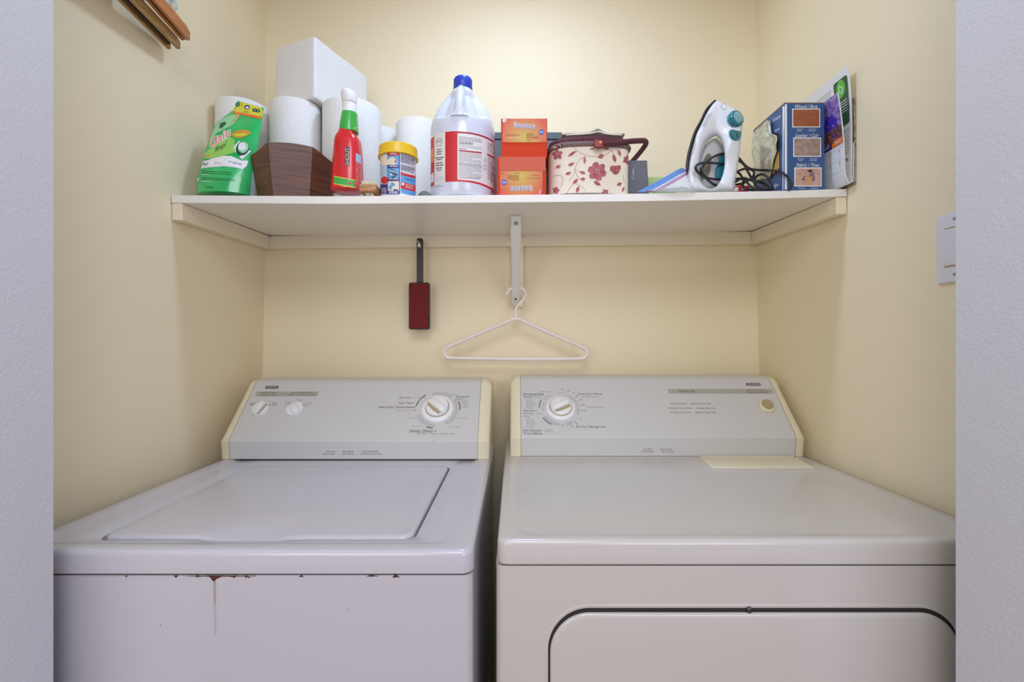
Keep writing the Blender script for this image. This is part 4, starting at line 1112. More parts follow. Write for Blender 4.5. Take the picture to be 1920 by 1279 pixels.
tq(272, 430, 492, 612, 3, .0006); m.disc(*P7(360, 540), 9, 7.4, ts, 4, h=.0008, n=20, rings=3, wob=.1); m.disc(*P7(240, 560), 8, 6, ts, 4, h=.0007, n=16, rings=3, wob=.1); m.disc(*P7(430, 545), 2, 2.6, ts, 2, h=.001, n=12, rings=1)
a = P7(310, 622); b = P7(462, 645); m.lines(a[0], a[1], b[0], b[1], 1, ts, 5, 1.3, .0009)
tq(276, 672, 492, 860, 3, .0006)
for k, mi in ((0, 8), (24, 5), (46, 8), (66, 3), (92, 8)): m.stroke([P7(330, 690 + k), P7(480 - k * .3, 790), P7(320 + k * .4, 856)], 2.0, ts, mi, .0009 + k * 2e-6, 3)
m.quad(P7(330, 815), P7(372, 800), P7(372, 795), P7(330, 770), ts, 5, 1, 1, .0012)
a = P7(300, 866); b = P7(480, 888); m.lines(a[0], a[1], b[0], b[1], 1, ts, 5, 1.3, .0009)
tq(284, 920, 492, 1105, 4, .0006); m.disc(*P7(370, 985), 4.4, 4, ts, 3, h=.0008, n=14, rings=2, wob=.2); m.disc(*P7(330, 1040), 3, 4.2, ts, 3, h=.0008, n=14, rings=2); m.quad(P7(390, 1105), P7(470, 1105), P7(470, 1075), P7(390, 1075), ts, 1, 1, 1, .0009)
a = P7(306, 1112); b = P7(470, 1160); m.lines(a[0], a[1], b[0], b[1], 2, ts, 5, 1.2, .0009)
tq(138, 440, 268, 580, 4, .0005, -20); m.disc(*P7(215, 900), 6.2, 7, ts, 2, h=.0006, n=18, rings=3); tq(138, 980, 266, 1172, 1, .0005)
a = P7(165, 1045); b = P7(250, 1170); m.lines(a[0], a[1], b[0], b[1], 4, ts, 5, 1.2, .0009)
a = P7(530, 345); b = P7(790, 560); m.lines(a[0], a[1], b[0], b[1], 12, ts, 7, .8, .0006, 5); a = P7(530, 600); b = P7(790, 700); m.lines(a[0], a[1], b[0], b[1], 6, ts, 7, .8, .0006, 6)
tq(530, 572, 800, 582, 5, .0007, 85); tq(526, 738, 802, 800, 2, .0006, 70); tq(526, 730, 802, 740, 5, .0008, 70); tq(526, 800, 802, 925, 3, .0006, 70); tq(526, 930, 802, 1055, 2, .0006, 70); tq(526, 1060, 802, 1145, 3, .0006, 60)
a = P7(560, 748); b = P7(780, 772); m.lines(a[0], a[1], b[0], b[1], 1, ts, 5, .8, .0009, 5); a = P7(620, 860); b = P7(770, 890); m.lines(a[0], a[1], b[0], b[1], 2, ts, 1, .8, .0009, 4); m.disc(*P7(565, 975), 2.4, 2.6, ts, 5, h=.0009, n=12, rings=1)
a = P7(610, 960); b = P7(770, 1050); m.lines(a[0], a[1], b[0], b[1], 3, ts, 5, .9, .0009, 4)
m.open = True; m.build('printed_label', [m_paleblue, m_navy, m_redp, m_bluep, m_cream, m_wprint, m_paleblue if False else mat('lavender_grey_print', (192, 190, 206), .5), m_dgrey, m_black], T, smooth=0, label='blue, red and white picture label')

# small grey-green rubber cone beside the tub
q = W(794, 366, 1.078); q.z = SZ(q.x, 1.078)
m = M(); m.lathe([(.0155, 0), (.0158, .003), (.0115, .010), (.0050, .0150), (.002, .0158)], q + V((.003, 0, .0003)), 10, mod=lambda a, z: 1 + .12 * math.sin(2 * a + 1)); m.build('rubber_cone', m_stone, loc=q, smooth=25, label='small grey-green rubber cone on the shelf just left of the bleach jug', cat='stopper')
q = W(783, 366, 1.083); q.z = SZ(q.x, 1.083)
m = M(); m.softbox(q + V((-.0005, .016, .0045)), (.005, .007, .004), .003, 3); m.build('rubber_stopper', m_gap, loc=q, label='tiny dark round stopper between the tub and the grey-green cone', cat='stopper')

# ------------------------------------------------------------------ bleach jug
jd = 1.1415; jx = (868 - VX) * jd / F; jz = SZ(jx, jd)
T = thing('bleach_jug', (jx, jd, jz), 'large white bleach jug with blue cap and red-striped label', 'jug')
def jr(z): return interp([(0, .070), (.003, .0755), (.008, .0785), (.165, .0785), (.178, .0778), (.198, .0735), (.215, .067), (.232, .0585), (.246, .0495), (.258, .0405), (.268, .0315), (.276, .024), (.281, .0195), (.300, .0185)], z)
m = M(); prof = [0, .0015, .003, .005, .008, .04, .08, .12, .15, .165, .172] + [.176 + i * .002 for i in range(54)] + [.288, .300]; rings = []; NJ = 96
for z in prof:
    r = []
    for j in range(NJ):
        a = 2 * PI * j / NJ; th = abs((math.degrees(a) + 90 + 180) % 360 - 180)   # angle from the front
        R = jr(z) if z > .008 else jr(z)
        led = .184 + .016 * sstep(25, 80, th) + .010 * (1 - sstep(6, 26, th))
        dent = sstep(led - .003, led + .007, z) * (1 - sstep(.250, .276, z))
        win = sstep(5, 20, th) * (1 - sstep(55, 84, th)) + .55 * (1 - sstep(5, 20, th))
        R2 = R * (1 - .36 * dent * win)
        r.append((jx + R2 * math.cos(a), jd + R2 * math.sin(a), jz + .0005 + z))
    rings.append(r)
m.loft(rings); jug = m; m.build('jug_body', m_jug, T, smooth=60)
m = M(); hp = []
for z, y_ in ((.182, .0735), (.196, .0735), (.215, .0685), (.232, .060), (.248, .050), (.258, .0415), (.267, .031), (.273, .018)): hp.append(V((jx - .001 + .003 * (1 - z / .28), jd - y_, jz + z)))
pp = catmull(hp, 5); rings = []
for i, p in enumerate(pp):
    t = i / (len(pp) - 1); w = .0082 + .014 * max(0, 1 - t / .22) ** 2 + .0015 * math.sin(PI * t)
    tn = (pp[min(i + 1, len(pp) - 1)] - pp[max(i - 1, 0)]).normalized(); nn = V((1, 0, 0)).cross(tn).normalized()
    rings.append([p + V((1, 0, 0)) * w * math.cos(2 * PI * k / 16) + nn * .0085 * math.sin(2 * PI * k / 16) for k in range(16)])
m.loft(rings); m.build('handle', m_jug, T, smooth=60)
m = M(); m.lathe([(.0215, .2835), (.0222, .285), (.0222, .303), (.0205, .3065), (.0005, .3075)], (jx, jd, jz + .0005), 72, mod=lambda a, z: 1 + (.018 * math.cos(a * 36) if .284 < z < .304 else 0)); m.lathe([(.0235, .279), (.0235, .2835), (.02, .284)], (jx, jd, jz + .0005), 48)
m.build('cap', m_blue, T, smooth=30, label='ribbed blue cap')
js = surf(jug); m = M(); P8 = lambda x, y: (800 + x / 9.474, 235 + y / 9.474)
def jband(x0, x1, yt, yb, mi, h, n=10, top=None):
    """vertical strip of label between curved top and bottom edges; yt, yb map x -> y"""
    m.grid(lambda u, v: js(*P8(x0 + (x1 - x0) * u, yb(x0 + (x1 - x0) * u) * (1 - v) + yt(x0 + (x1 - x0) * u) * v), h), n, 2, mi)
yt = lambda x: interp([(70, 250), (140, 185), (240, 145), (330, 120), (480, 105), (600, 110), (800, 130), (950, 165), (1080, 215), (1180, 275), (1215, 320)], x)
yb = lambda x: interp([(75, 1105), (140, 1065), (240, 1030), (340, 1008), (480, 1000), (600, 1000), (800, 1020), (950, 1055), (1080, 1110), (1180, 1165), (1222, 1205)], x)
ytx = lambda k: (lambda x: yt(x) + k)
jband(76, 1218, yt, yb, 0, .0004, 40)
jband(76, 138, lambda x: yt(x) + 6, lambda x: yb(x) - 2, 1, .0006, 3); jband(80, 134, lambda x: yt(x) + 200, lambda x: yb(x) - 420, 3, .0009, 3); jband(80, 132, lambda x: yt(x) + 640, lambda x: yb(x) - 70, 0, .0009, 3)
jband(332, 548, yt, yb, 1, .0006, 6); jband(548, 1216, yt, lambda x: yt(x) + 30, 4, .0006, 20); jband(548, 1218, lambda x: yb(x) - 34, yb, 1, .0006, 20)
dyl = 5.2
def L8(x0, y0, x1, y1, n, mi=2, w=.55, dy=5.0): a = P8(x0, y0); b = P8(x1, y1); m.lines(a[0], a[1], b[0], b[1], n, js, mi, w, .0008, dy)
L8(575, 190, 975, 290, 5); L8(575, 292, 820, 330, 2, 5, .9, 2.5); L8(575, 335, 975, 390, 2); L8(575, 405, 700, 425, 1, 5, .9, 1)
m.quad(P8(575, 460), P8(975, 502), P8(975, 478), P8(575, 436), js, 4, 8, 1, .0008)
L8(575, 470, 975, 640, 8); L8(575, 650, 975, 720, 3, 5, .8); L8(575, 725, 975, 905, 9); L8(580, 915, 950, 940, 1, 5, .9, 2.5)
L8(1075, 285, 1195, 470, 8, 2, .55, 6.5); m.quad(P8(1072, 525), P8(1205, 600), P8(1205, 570), P8(1068, 495), js, 4, 4, 1, .0008); L8(1080, 545, 1215, 960, 18, 5, .55, 7)
for y_, w_ in ((440, 70), (480, 90), (520, 80), (585, 150), (618, 90), (680, 120), (722, 140), (768, 110), (806, 75)):
    L8(228 - w_ / 2, y_ - 14, 228 + w_ / 2, y_ + 12, 1, 5, 1.5, -1.6)
m.stroke([P8(178, 268), P8(228, 232), P8(272, 255), P8(272, 320), P8(228, 372), P8(182, 330), P8(178, 268)], .5, js, 2, .0008, 2); L8(185, 275, 270, 310, 2, 2, .7, -1)
m.stroke([P8(1025, 590), P8(1055, 600), P8(1050, 650), P8(1015, 640), P8(1025, 590)], .5, js, 2, .0008, 4); m.stroke([P8(1030, 690), P8(1062, 740), P8(1035, 790), P8(1000, 745), P8(1030, 690)], .5, js, 2, .0008, 4)
L8(165, 915, 320, 1005, 3, 6, .45, -2.5); a = P8(110, 1098); b = P8(285, 1130); m.text('1 2 0 6 A', a[0] + 2, a[1] - 2, b[0], b[1] - 3, lambda x, y, h=0: js(x, y - (x - 820) * .18, h), 2, h=.0006)
m.open = True; m.build('printed_label', [m_jlabel, m_redp, m_dgrey, m_orangep, mat('dark_red_print', (170, 40, 54), .5), m_black, m_bluep], T, smooth=0, label='white wrap label with a red stripe and fine print')

# ------------------------------------------------------------------ dryer sheet cartons
def carton(name, px0, px1, y0, z0, z1, dp, label, up):
    a = W(px0, 300, y0).x; b = W(px1, 300, y0).x
    T = thing('dryer_sheet_carton', ((a + b) / 2, y0 + dp / 2, z0), label, 'carton', 'orange dryer sheet cartons stacked on the shelf')
    m = M(); m.box(a, b, y0, y0 + dp, z0, z1); m.build('carton_body', m_cartons, T, bevel=.0012)
    return T, a, b
# each: body, glowing front flap, print
def mk_front(T, fa, fb, fz0, fz1, y0, hm, px, inv):
    m = M(); m.box(fa, fb, y0 - .0012, y0 - .0001, fz0, fz1); fl = m; m.build('front_flap', hm, T, bevel=.0005); return surf(fl)
z_ = SZ(-.04, 1.07); k = lambda y, d: CZ - (y - HY) * d / F
y0 = 1.0665; zt1 = k(293.5, y0)
TL, a, b = carton('c', 931.5, 1023.5, y0, z_ + .0006, zt1, .115, 'lower orange carton with upside-down lettering, under the other carton', False)
o_ = V(parent_loc(TL))
fl = M(); fa, fb = W(937, 0, y0).x, W(1017.5, 0, y0).x
fl.box(fa, fb, y0 - .0012, y0 - .0001, z_ + .001, k(321, y0)); fl.build('front_flap', m_carton, TL, bevel=.0005)
m = M(); m.box(a + .006, b - .001, y0 - .0008, y0 - .0001, k(321, y0) + .0006, zt1 - .001); m.build('carton_band', m_cartonp, TL, label='salmon upper band')
PB = lambda x, y: (925 + x / 8.255, 215 + y / 8.255)
bs = surf(fl); m = M()
def outline_word(m, s, x0, y0_, x1, y1, fn, mi_in, mi_out, mi_far, rot):
    for (g, mi, h) in ((1.5, mi_far, .0004), (.9, mi_out, .0006)):
        for q in range(12):
            a_ = 2 * PI * q / 12; dx, dy = g * math.cos(a_), g * math.sin(a_)
            m.text(s, x0 + dx, y0_ + dy, x1 + dx, y1 + dy, fn, mi, h=h + q * 3e-6, rot=rot)
    m.text(s, x0, y0_, x1, y1, fn, mi_in, h=.0009, rot=rot)
MB_ = [m_wprint, mat('plum_print', (110, 44, 90), .5), m_wprint, mat('brand_blue', (30, 78, 176), .4), m_brown, m_wprint, m_navy, mat('rust_ink', (170, 70, 30), .5)]
a_ = PB(262, 1088); b_ = PB(598, 1212); tilt = lambda f, s, cx: (lambda x, y, h=0: f(x, y - (x - cx) * s, h))
outline_word(m, 'bounce', a_[0] + 1.5, a_[1] + 3, b_[0] - 1, b_[1] - 2.5, tilt(bs, .06, 977), 0, 1, 2, True)
m.disc(*PB(168, 1048), 5, 5, bs, 3, h=.0005, n=24, rings=1); a_ = PB(140, 1035); b_ = PB(196, 1066); m.text('P&G', a_[0], a_[1], b_[0], b_[1], bs, 0, h=.0009, rot=True)
m.rect(*PB(718, 1182), *PB(768, 1235), bs, 0, h=.0005); a_ = PB(730, 1200); b_ = PB(758, 1225); m.text('25', a_[0], a_[1], b_[0], b_[1], bs, 6, h=.0008, rot=True)
def BL(x0, y0_, x1, y1, n, mi=7, w=.7, fn=None): a_ = PB(x0, y0_); b_ = PB(x1, y1); m.lines(a_[0], a_[1], b_[0], b_[1], n, fn or bs, mi, w, .0006)
BL(110, 905, 175, 918, 1); BL(325, 900, 402, 918, 1, 4, .9); BL(220, 935, 400, 1000, 4); BL(300, 1005, 400, 1022, 1, 4, .9); BL(512, 976, 735, 990, 1, 4); BL(590, 930, 700, 945, 1)
m.open = True; m.build('printed_label', MB_, TL, smooth=0)
y1_ = 1.074; z0_ = zt1 + .0012; zt2 = k(222, y1_)
TU, a, b = carton('c', 939.5, 1026, y1_, z0_, zt2, .115, 'upper orange carton with upright lettering, on top of the other carton', True)
fl = M(); fa, fb = W(942, 0, y1_).x, W(1025, 0, y1_).x
fl.box(fa, fb, y1_ - .0012, y1_ - .0001, k(267.5, y1_), zt2 - .0008); fo = fl.build('front_flap', glow_card('orange_yellow_card_top'), TU, bevel=.0005)
bs = surf(fl); m = M()
a_ = PB(318, 115); b_ = PB(655, 222); outline_word(m, 'bounce', a_[0] + 1.5, a_[1] + 2, b_[0] - 1.5, b_[1] - 2, tilt(bs, -.07, 983), 0, 1, 2, False)
m.disc(*PB(743, 270), 5, 5, bs, 3, h=.0005, n=24, rings=1); a_ = PB(716, 256); b_ = PB(770, 286); m.text('P&G', a_[0], a_[1], b_[0], b_[1], bs, 0, h=.0009)
m.rect(*PB(145, 68), *PB(198, 118), bs, 0, h=.0005); a_ = PB(158, 80); b_ = PB(188, 108); m.text('25', a_[0], a_[1], b_[0], b_[1], bs, 6, h=.0008)
BL(195, 308, 400, 325, 1, 4, .9); BL(215, 352, 430, 372, 1, 5, .6); BL(510, 288, 612, 304, 1, 4, .9); BL(510, 308, 640, 324, 1, 4, .9); BL(512, 328, 710, 376, 3); BL(512, 392, 585, 408, 1, 4, .9); BL(738, 398, 795, 410, 1)
m.open = True; m.build('printed_label', MB_, TU, smooth=0)

# dark box at the back wall behind the cartons
a = W(926, 300, 1.33).x; b = W(1052, 300, 1.33).x; zq = SZ(0, 1.33) + .001
T = thing('storage_box', ((a + b) / 2, 1.37, zq), 'dark grey box at the back wall, mostly hidden behind the orange cartons', 'box')
m = M(); m.box(a, b, 1.33, 1.42, zq, k(262, 1.33)); m.build('box_body', m_dkbox, T, bevel=.002)
m = M(); m.box(a - .002, b + .002, 1.327, 1.423, k(262, 1.33) + .0008, k(248.5, 1.33)); m.build('box_lid', m_dkbox2, T, bevel=.002)

# ------------------------------------------------------------------ sewing basket
kx0, kx1 = W(1029, 300, 1.10).x, W(1183, 300, 1.072).x
kc = (kx0 + kx1) / 2; kw = (kx1 - kx0) / 2; ky0 = 1.068; kd = .165; kz = SZ(.13, 1.07) + .001
T = thing('sewing_basket', (kc, ky0 + kd / 2, kz), 'flower-patterned cream sewing basket with burgundy braided rim and loop handle', 'basket')
def kring(z, g=0.0, n=8):
    """rounded plan, bowed at the front and deeply rounded at the left"""
    pts = []
    x0, x1, y0_, y1_ = kx0 - g, kx1 + g, ky0 - g, ky0 + kd + g
    rl, rr = .052, .022
    for (cx, cy, a0_, r) in ((x1 - rr, y0_ + rr + .012, -90, rr), (x1 - rr, y1_ - rr, 0, rr), (x0 + rl, y1_ - rl, 90, rl), (x0 + rl, y0_ + rl + .004, 180, rl)):
        for i in range(n + 1): t = math.radians(a0_ + 90 * i / n); pts.append((cx + r * math.cos(t), cy + r * math.sin(t)))
    A = pts[-1]; B0 = pts[0]
    for i in range(1, 14):
        t = i / 14; pts.append((A[0] + (B0[0] - A[0]) * t, A[1] + (B0[1] - A[1]) * t - .0065 * math.sin(PI * t)))
    return [(p[0], p[1], z) for p in pts]
zr = k(270, 1.075)
m = M(); m.loft([kring(kz, -.002), kring(kz + .002), kring(kz + .05), kring(zr - .02, .0005), kring(zr)]); bk = m; m.build('fabric_body', m_bask, T, smooth=40)
m = M(); m.tube([V(p) + V((0, 0, .0035)) for p in kring(zr - .006, .0012)], .0058, 10, closed=True, smooth=False); m.build('rim_braid', m_maroon2, T, label='braided burgundy and cream rim')
m = M(); m.tube([V(p) + V((0, 0, .0)) for p in kring(kz + .003, .0004)], .0026, 8, closed=True, smooth=False); m.build('base_braid', m_maroon2, T)
m = M(); zl = zr + .0042
m.loft([kring(zl, -.001), kring(zl + .004, .0005), kring(zl + .012, -.002), kring(zl + .0155, -.010), kring(zl + .0165, -.03)]); m.build('lid', m_maroon, T, smooth=50, label='burgundy braided lid')
# handle loop folded down and sticking out to the right
m = M(); q = W(1122, 271, 1.058); zh = k(266, 1.07)
hp = [V((q.x, ky0 - .010, q.z)), V((W(1150, 0, 1.064).x, 1.064, k(269, 1.064))), V((W(1180, 0, 1.082).x, 1.076, k(266.5, 1.08))), V((W(1200, 0, 1.10).x, 1.10, k(264, 1.10))), V((W(1209.5, 0, 1.12).x, 1.12, k(264.5, 1.12))), V((W(1210.5, 0, 1.14).x, 1.14, k(271, 1.14))), V((W(1199, 0, 1.17).x, 1.17, k(287, 1.17))), V((W(1186, 0, 1.20).x, 1.20, k(302, 1.20))), V((W(1178, 0, 1.225).x, 1.225, k(311, 1.225)))]
m.tube(hp, .0062, 12, sub=8); m.build('handle', m_maroon, T, smooth=50)
m = M(); m.softbox(V((q.x, ky0 - .0145, q.z - .001)), (.0105, .004, .0092), .0035, 5); m.build('leather_tab', m_leather, T, label='red leather handle tab')
m = M(); m.lathe([(.0028, 0), (.0024, .0012), (.0005, .0016)], seg=14, xf=frame((q.x + .003, ky0 - .0187, q.z + .001), (1, 0, 0), (0, 0, 1))); m.build('rivet', m_brass, T)
ks = surf(bk); PK = lambda x, y: (900 + x / 5.647, 180 + y / 5.647); m = M()
def vine(*p, w=.55): m.stroke([PK(*q_) for q_ in p], w, ks, 1, .0004, 6)
def leaf(x, y, l, wd, deg):
    c_ = PK(x, y); m.disc(c_[0], c_[1], l / 5.647 / 2, wd / 5.647 / 2, ks, 0, h=.0006, n=18, rings=2, rot=math.radians(deg), tip=.85)
    t = math.radians(deg); dx, dy = math.cos(t) * l / 11.3, math.sin(t) * l / 11.3; m.stroke([(c_[0] - dx, c_[1] - dy), (c_[0] + dx, c_[1] + dy)], .35, ks, 1, .0008, 1)
def flower(x, y, r, n=5, ph=0):
    for i in range(n):
        a_ = ph + 2 * PI * i / n; c_ = PK(x + r * .62 * math.cos(a_), y + r * .62 * math.sin(a_)); m.disc(c_[0], c_[1], r * .5 / 5.647, r * .40 / 5.647, ks, 0, h=.0006 + i * 5e-5, n=14, rings=2, rot=a_, wob=.06)
        m.stroke([PK(x + r * .2 * math.cos(a_), y + r * .2 * math.sin(a_)), PK(x + r * .75 * math.cos(a_), y + r * .75 * math.sin(a_))], .5, ks, 1, .0011, 1)
    c_ = PK(x, y); m.disc(c_[0], c_[1], r * .25 / 5.647, r * .25 / 5.647, ks, 2, h=.0014, n=12, rings=1); m.disc(c_[0], c_[1], r * .12 / 5.647, r * .12 / 5.647, ks, 1, h=.0017, n=10, rings=1)
vine((985, 535), (1060, 600), (1150, 635), (1250, 640), (1330, 620), (1400, 570)); vine((1120, 640), (1060, 670), (1020, 730), (1005, 780), (1040, 860), (1100, 900)); vine((1010, 770), (1060, 810), (1110, 815)); vine((1005, 780), (985, 850), (940, 900)); vine((790, 770), (840, 730)); vine((1015, 930), (1080, 960), (1120, 1010)); vine((920, 1030), (960, 960), (1040, 880)); vine((780, 850), (850, 840), (880, 890), (850, 970)); vine((1510, 840), (1530, 920)); vine((1400, 570), (1420, 650)); vine((1440, 570), (1480, 590)); vine((940, 720), (1010, 700)); vine((960, 620), (1030, 590)); vine((1290, 560), (1340, 560)); vine((1240, 900), (1200, 840))
for l in ((975, 612, 110, 30, -35), (1108, 680, 32, 78, 0), (965, 725, 75, 32, -25), (830, 748, 60, 34, -20), (935, 820, 70, 32, -20), (1085, 812, 72, 34, 15), (1090, 880, 56, 34, -10), (1010, 905, 80, 34, -45), (1035, 990, 76, 36, -70), (1280, 640, 70, 50, -25), (1422, 660, 96, 40, 75), (1475, 605, 80, 34, 70), (1240, 925, 90, 40, 30), (1475, 935, 60, 40, -20), (1515, 990, 60, 26, -70), (1340, 560, 60, 26, 10), (1190, 560, 60, 18, -15), (1560, 640, 40, 26, 60), (1585, 900, 14, 30, 0)): leaf(*l)
flower(1240, 800, 92, 6, .3); flower(820, 620, 52, 5, .8); flower(1555, 680, 40, 5, .2); flower(805, 1000, 34, 5, 0); flower(1325, 1025, 36, 5, .5)
for dx, dy, rx, ry in ((0, 0, 9.2, 8), (-6, -2, 4, 6), (6, -3, 4.4, 6), (0, 5, 5, 4)): c_ = PK(1432, 782); m.disc(c_[0] + dx, c_[1] + dy, rx, ry, ks, 0, h=.0006 + abs(dx) * 3e-5, n=18, rings=2, wob=.08)
for t in (-5, 0, 5): c_ = PK(1432, 782); m.stroke([(c_[0] + t * .4, c_[1] + 7), (c_[0] + t, c_[1] - 4)], .5, ks, 1, .0013, 1)
m.open = True; m.build('floral_print', [m_rose, m_rose2, m_rose3], T, smooth=0, kind='stuff', label='dusty rose flowers, leaves and vines')
# folded cream cloth on the lid
zc = zl + .0175
m = M(); cx0, cx1 = W(1052, 0, 1.11).x, W(1170, 0, 1.10).x
def cl(u, v):
    x = cx0 + (cx1 - cx0) * u; y = 1.086 + .10 * v
    h = .004 + .012 * math.sin(PI * min(1, u * .85 + .05)) ** 1.2 + (.007 * math.exp(-((u - .58) / .08) ** 2)) + .001 * math.sin(u * 14 + v * 6)
    return V((x, y + .010 * math.sin(u * 3), zc + .0015 + h * (1 - .2 * v)))
m.sheet(cl, 30, 10, .0045)
m.sheet(lambda u, v: V((cl(.06 + .9 * u, v).x, 1.090 + .10 * v, zc + .0018 + .5 * (cl(.06 + .9 * u, v).z - zc - .0015) * (1 - .1 * v))), 24, 8, .003)
m.build('folded_cloth', m_cloth, loc=(kc, 1.13, zc), smooth=50, label='folded cream cloth lying on the sewing basket lid', cat='cloth')

# ------------------------------------------------------------------ dark box with grey lettering, green packet, zip bag
d0 = 1.125; a = W(1177, 330, d0).x; b = W(1214.5, 330, d0).x; zq = SZ(.28, d0) + .0008
T = thing('card_box', ((a + b) / 2, d0 + .02, zq), 'upright slate-grey card box with pale lettering, right of the sewing basket', 'box')
m = M(); m.loft([[(W(1177, y, d0).x, d0, z), (W(xr, y, d0).x, d0, z), (W(xr, y, d0).x, d0 + .035, z), (W(1177, y, d0).x, d0 + .035, z)] for xr, y, z in ((1217.5, 362, zq), (1213.5, 300, k(300.5, d0)))])
cb = m; m.build('box_body', m_dkbox, T, bevel=.0015); m = M(); m.text('Cuts', 1183.5, 317, 1188.8, 336.5, surf(cb), 0, h=.0006, vert=True); m.open = True; m.build('printed_label', m_lgrey, T, smooth=0)
q = W(1232, 360, 1.19); q.z = SZ(q.x, 1.19) + .0008
m = M(); m.softbox(V((W(1240, 0, 1.19).x, 1.20, q.z + .0395)), (.038, .012, .039), .006, 6, puff=.1, jit=.002, freq=30); m.build('snack_packet', m_palepkt, loc=q, smooth=50, label='pale green packet lying behind the zip bag on the shelf', cat='packet')
T = thing('zip_bag', (W(1250, 362, 1.08).x, 1.085, SZ(.35, 1.08)), 'clear zip bag with blue top band and purple seal, left of the iron', 'plastic bag')
A_, B_, C_, D_ = W(1193, 361.5, 1.066), W(1277.5, 315, 1.12), W(1293, 327, 1.125), W(1292, 360, 1.072)
zl_ = SZ(.35, 1.08) + .002
def bagP(u, v):
    p = (A_ * (1 - u) + B_ * u) * (1 - v) + (W(1291.5, 360.5, 1.07) * (1 - u) + C_ * u) * v if False else None
    top = A_ * (1 - u) + B_ * u
    off = W(1295, 0, 1.07).x - W(1212, 0, 1.07).x
    q_ = top + (V((C_.x - B_.x, -.010, C_.z - B_.z)) * 4.6) * v
    q_.z = max(q_.z, zl_ + .0015 * (1 + noise.noise(V((u * 6, v * 6, 0)))))
    q_.x = min(q_.x, W(1292, 0, 1.09).x + .001 * u)
    return q_ + V((0, -.002 * math.sin(u * 9 + v * 4), .0006 * noise.noise(q_ * 60)))
def strip(v0, v1, mt, nm, lab=None, lift=0):
    m = M(); m.sheet(lambda u, v: bagP(u, v0 + (v1 - v0) * v) + V((0, -lift, lift)), 24, 6, .0007); m.build(nm, mt, T, smooth=60, label=lab)
strip(.0, .125, m_zipblue, 'blue_band', 'translucent blue band'); strip(.125, .165, m_clear, 'clear_film_gap'); strip(.165, .185, m_zippurple, 'zip_track', 'purple zip track'); strip(.185, .20, m_clear, 'clear_film_gap'); strip(.20, .218, m_zippurple, 'zip_track', 'purple zip track'); strip(.218, .9, m_clear, 'clear_film')

# ------------------------------------------------------------------ steam iron standing on its heel
idp = 1.115
T = thing('steam_iron', (W(1340, 361, idp).x, idp, SZ(.5, idp)), 'white and teal steam iron standing on its heel with a black cord', 'iron')
out_ = [(1341, 192.5), (1352, 193.5), (1367, 201), (1379, 208.5), (1391, 221), (1392.5, 236), (1390, 256), (1386.5, 289), (1381.5, 323), (1377, 350), (1374, 359), (1355, 360), (1332, 360.4), (1306, 360.8), (1294, 358), (1290, 343), (1290, 326), (1293.5, 299), (1304.5, 260), (1315.5, 236.5), (1327.5, 211)]
inn_ = [(1340, 254), (1344, 254.5), (1350, 261), (1354, 268), (1356, 275), (1357.5, 284), (1358.3, 295), (1358.3, 308), (1356, 324), (1351, 340), (1346, 349), (1340, 355), (1333, 356.5), (1325, 355), (1318, 348), (1314, 339), (1311.5, 325), (1312, 308), (1315, 288), (1323, 268.5), (1332, 258)]
oc = catmull([V((p[0], p[1], 0)) for p in out_], 3, True); ic = catmull([V((p[0], p[1], 0)) for p in inn_], 3, True)
DV = V((.395, .919, 0))   # the iron is turned to face the room, away from the wall's direction
m = M(); rings = []
for o1, i1 in zip(oc, ic):
    w = (o1 - i1).length * idp / F; zrel = (360 - o1.y) / 170
    Tm = min(.046 * (1 - .62 * max(0, min(1, zrel)) ** 1.4), .0095 + w * .62); hr = sstep(1350, 1366, o1.x) * sstep(225, 300, o1.y) * (1 - sstep(325, 352, o1.y))
    Tm = Tm * (1 - hr) + min(Tm, .0175) * hr
    r = []
    n = 20
    for k2 in range(n):
        a_ = 2 * PI * k2 / n; s = .5 - .5 * math.copysign(abs(math.cos(a_)) ** .6, math.cos(a_)); t = math.copysign(abs(math.sin(a_)) ** .6, math.sin(a_))
        p = i1.lerp(o1, s); r.append(W(p.x, p.y, idp) + DV * (-Tm * t))
    rings.append(r)
rings.append(rings[0]); m.loft(rings, cap=(False, False)); ib = m; m.build('shell', m_iron, T, smooth=60)
# body seen through the handle opening
m = M(); cen = V((1336, 312, 0)); rings = []
for f, dz in ((1.0, .012), (.9, .006), (.75, .003), (.01, .001)):
    rings.append([W(cen.x + (p.x - cen.x) * f * 1.10, cen.y + (p.y - cen.y) * f * 1.04, idp) + DV * (.012 + dz) for p in ic])
m.loft(rings, cap=(True, True)); m.build('water_tank_cover', m_irongrey, T, smooth=60)
def ipatch(nm, pts, y0_, y1_, mt, lab=None, sub=3):
    m = M(); P_ = [(v.x, v.y) for v in catmull([V((p[0], p[1], 0)) for p in pts], sub, True)] if sub > 1 else pts
    m.prism(P_, idp + y0_, idp + y1_, lambda a_, b_, t: W(a_, b_, idp) + DV * (t - idp)); m.build(nm, mt, T, bevel=.0006, label=lab)
ipatch('tank_window', [(1328, 284), (1334, 290), (1333, 305), (1330, 322), (1322, 332), (1315, 330), (1316, 306), (1321, 292)], .0115, .014, m_olive, 'smoked oval tank window')
ipatch('teal_button_panel', [(1353, 289), (1357, 291), (1357.5, 300), (1357, 315), (1353, 331), (1341, 331), (1341, 317), (1346, 305), (1348, 294)], .010, .014, m_teal, 'teal rear button panel', 2)
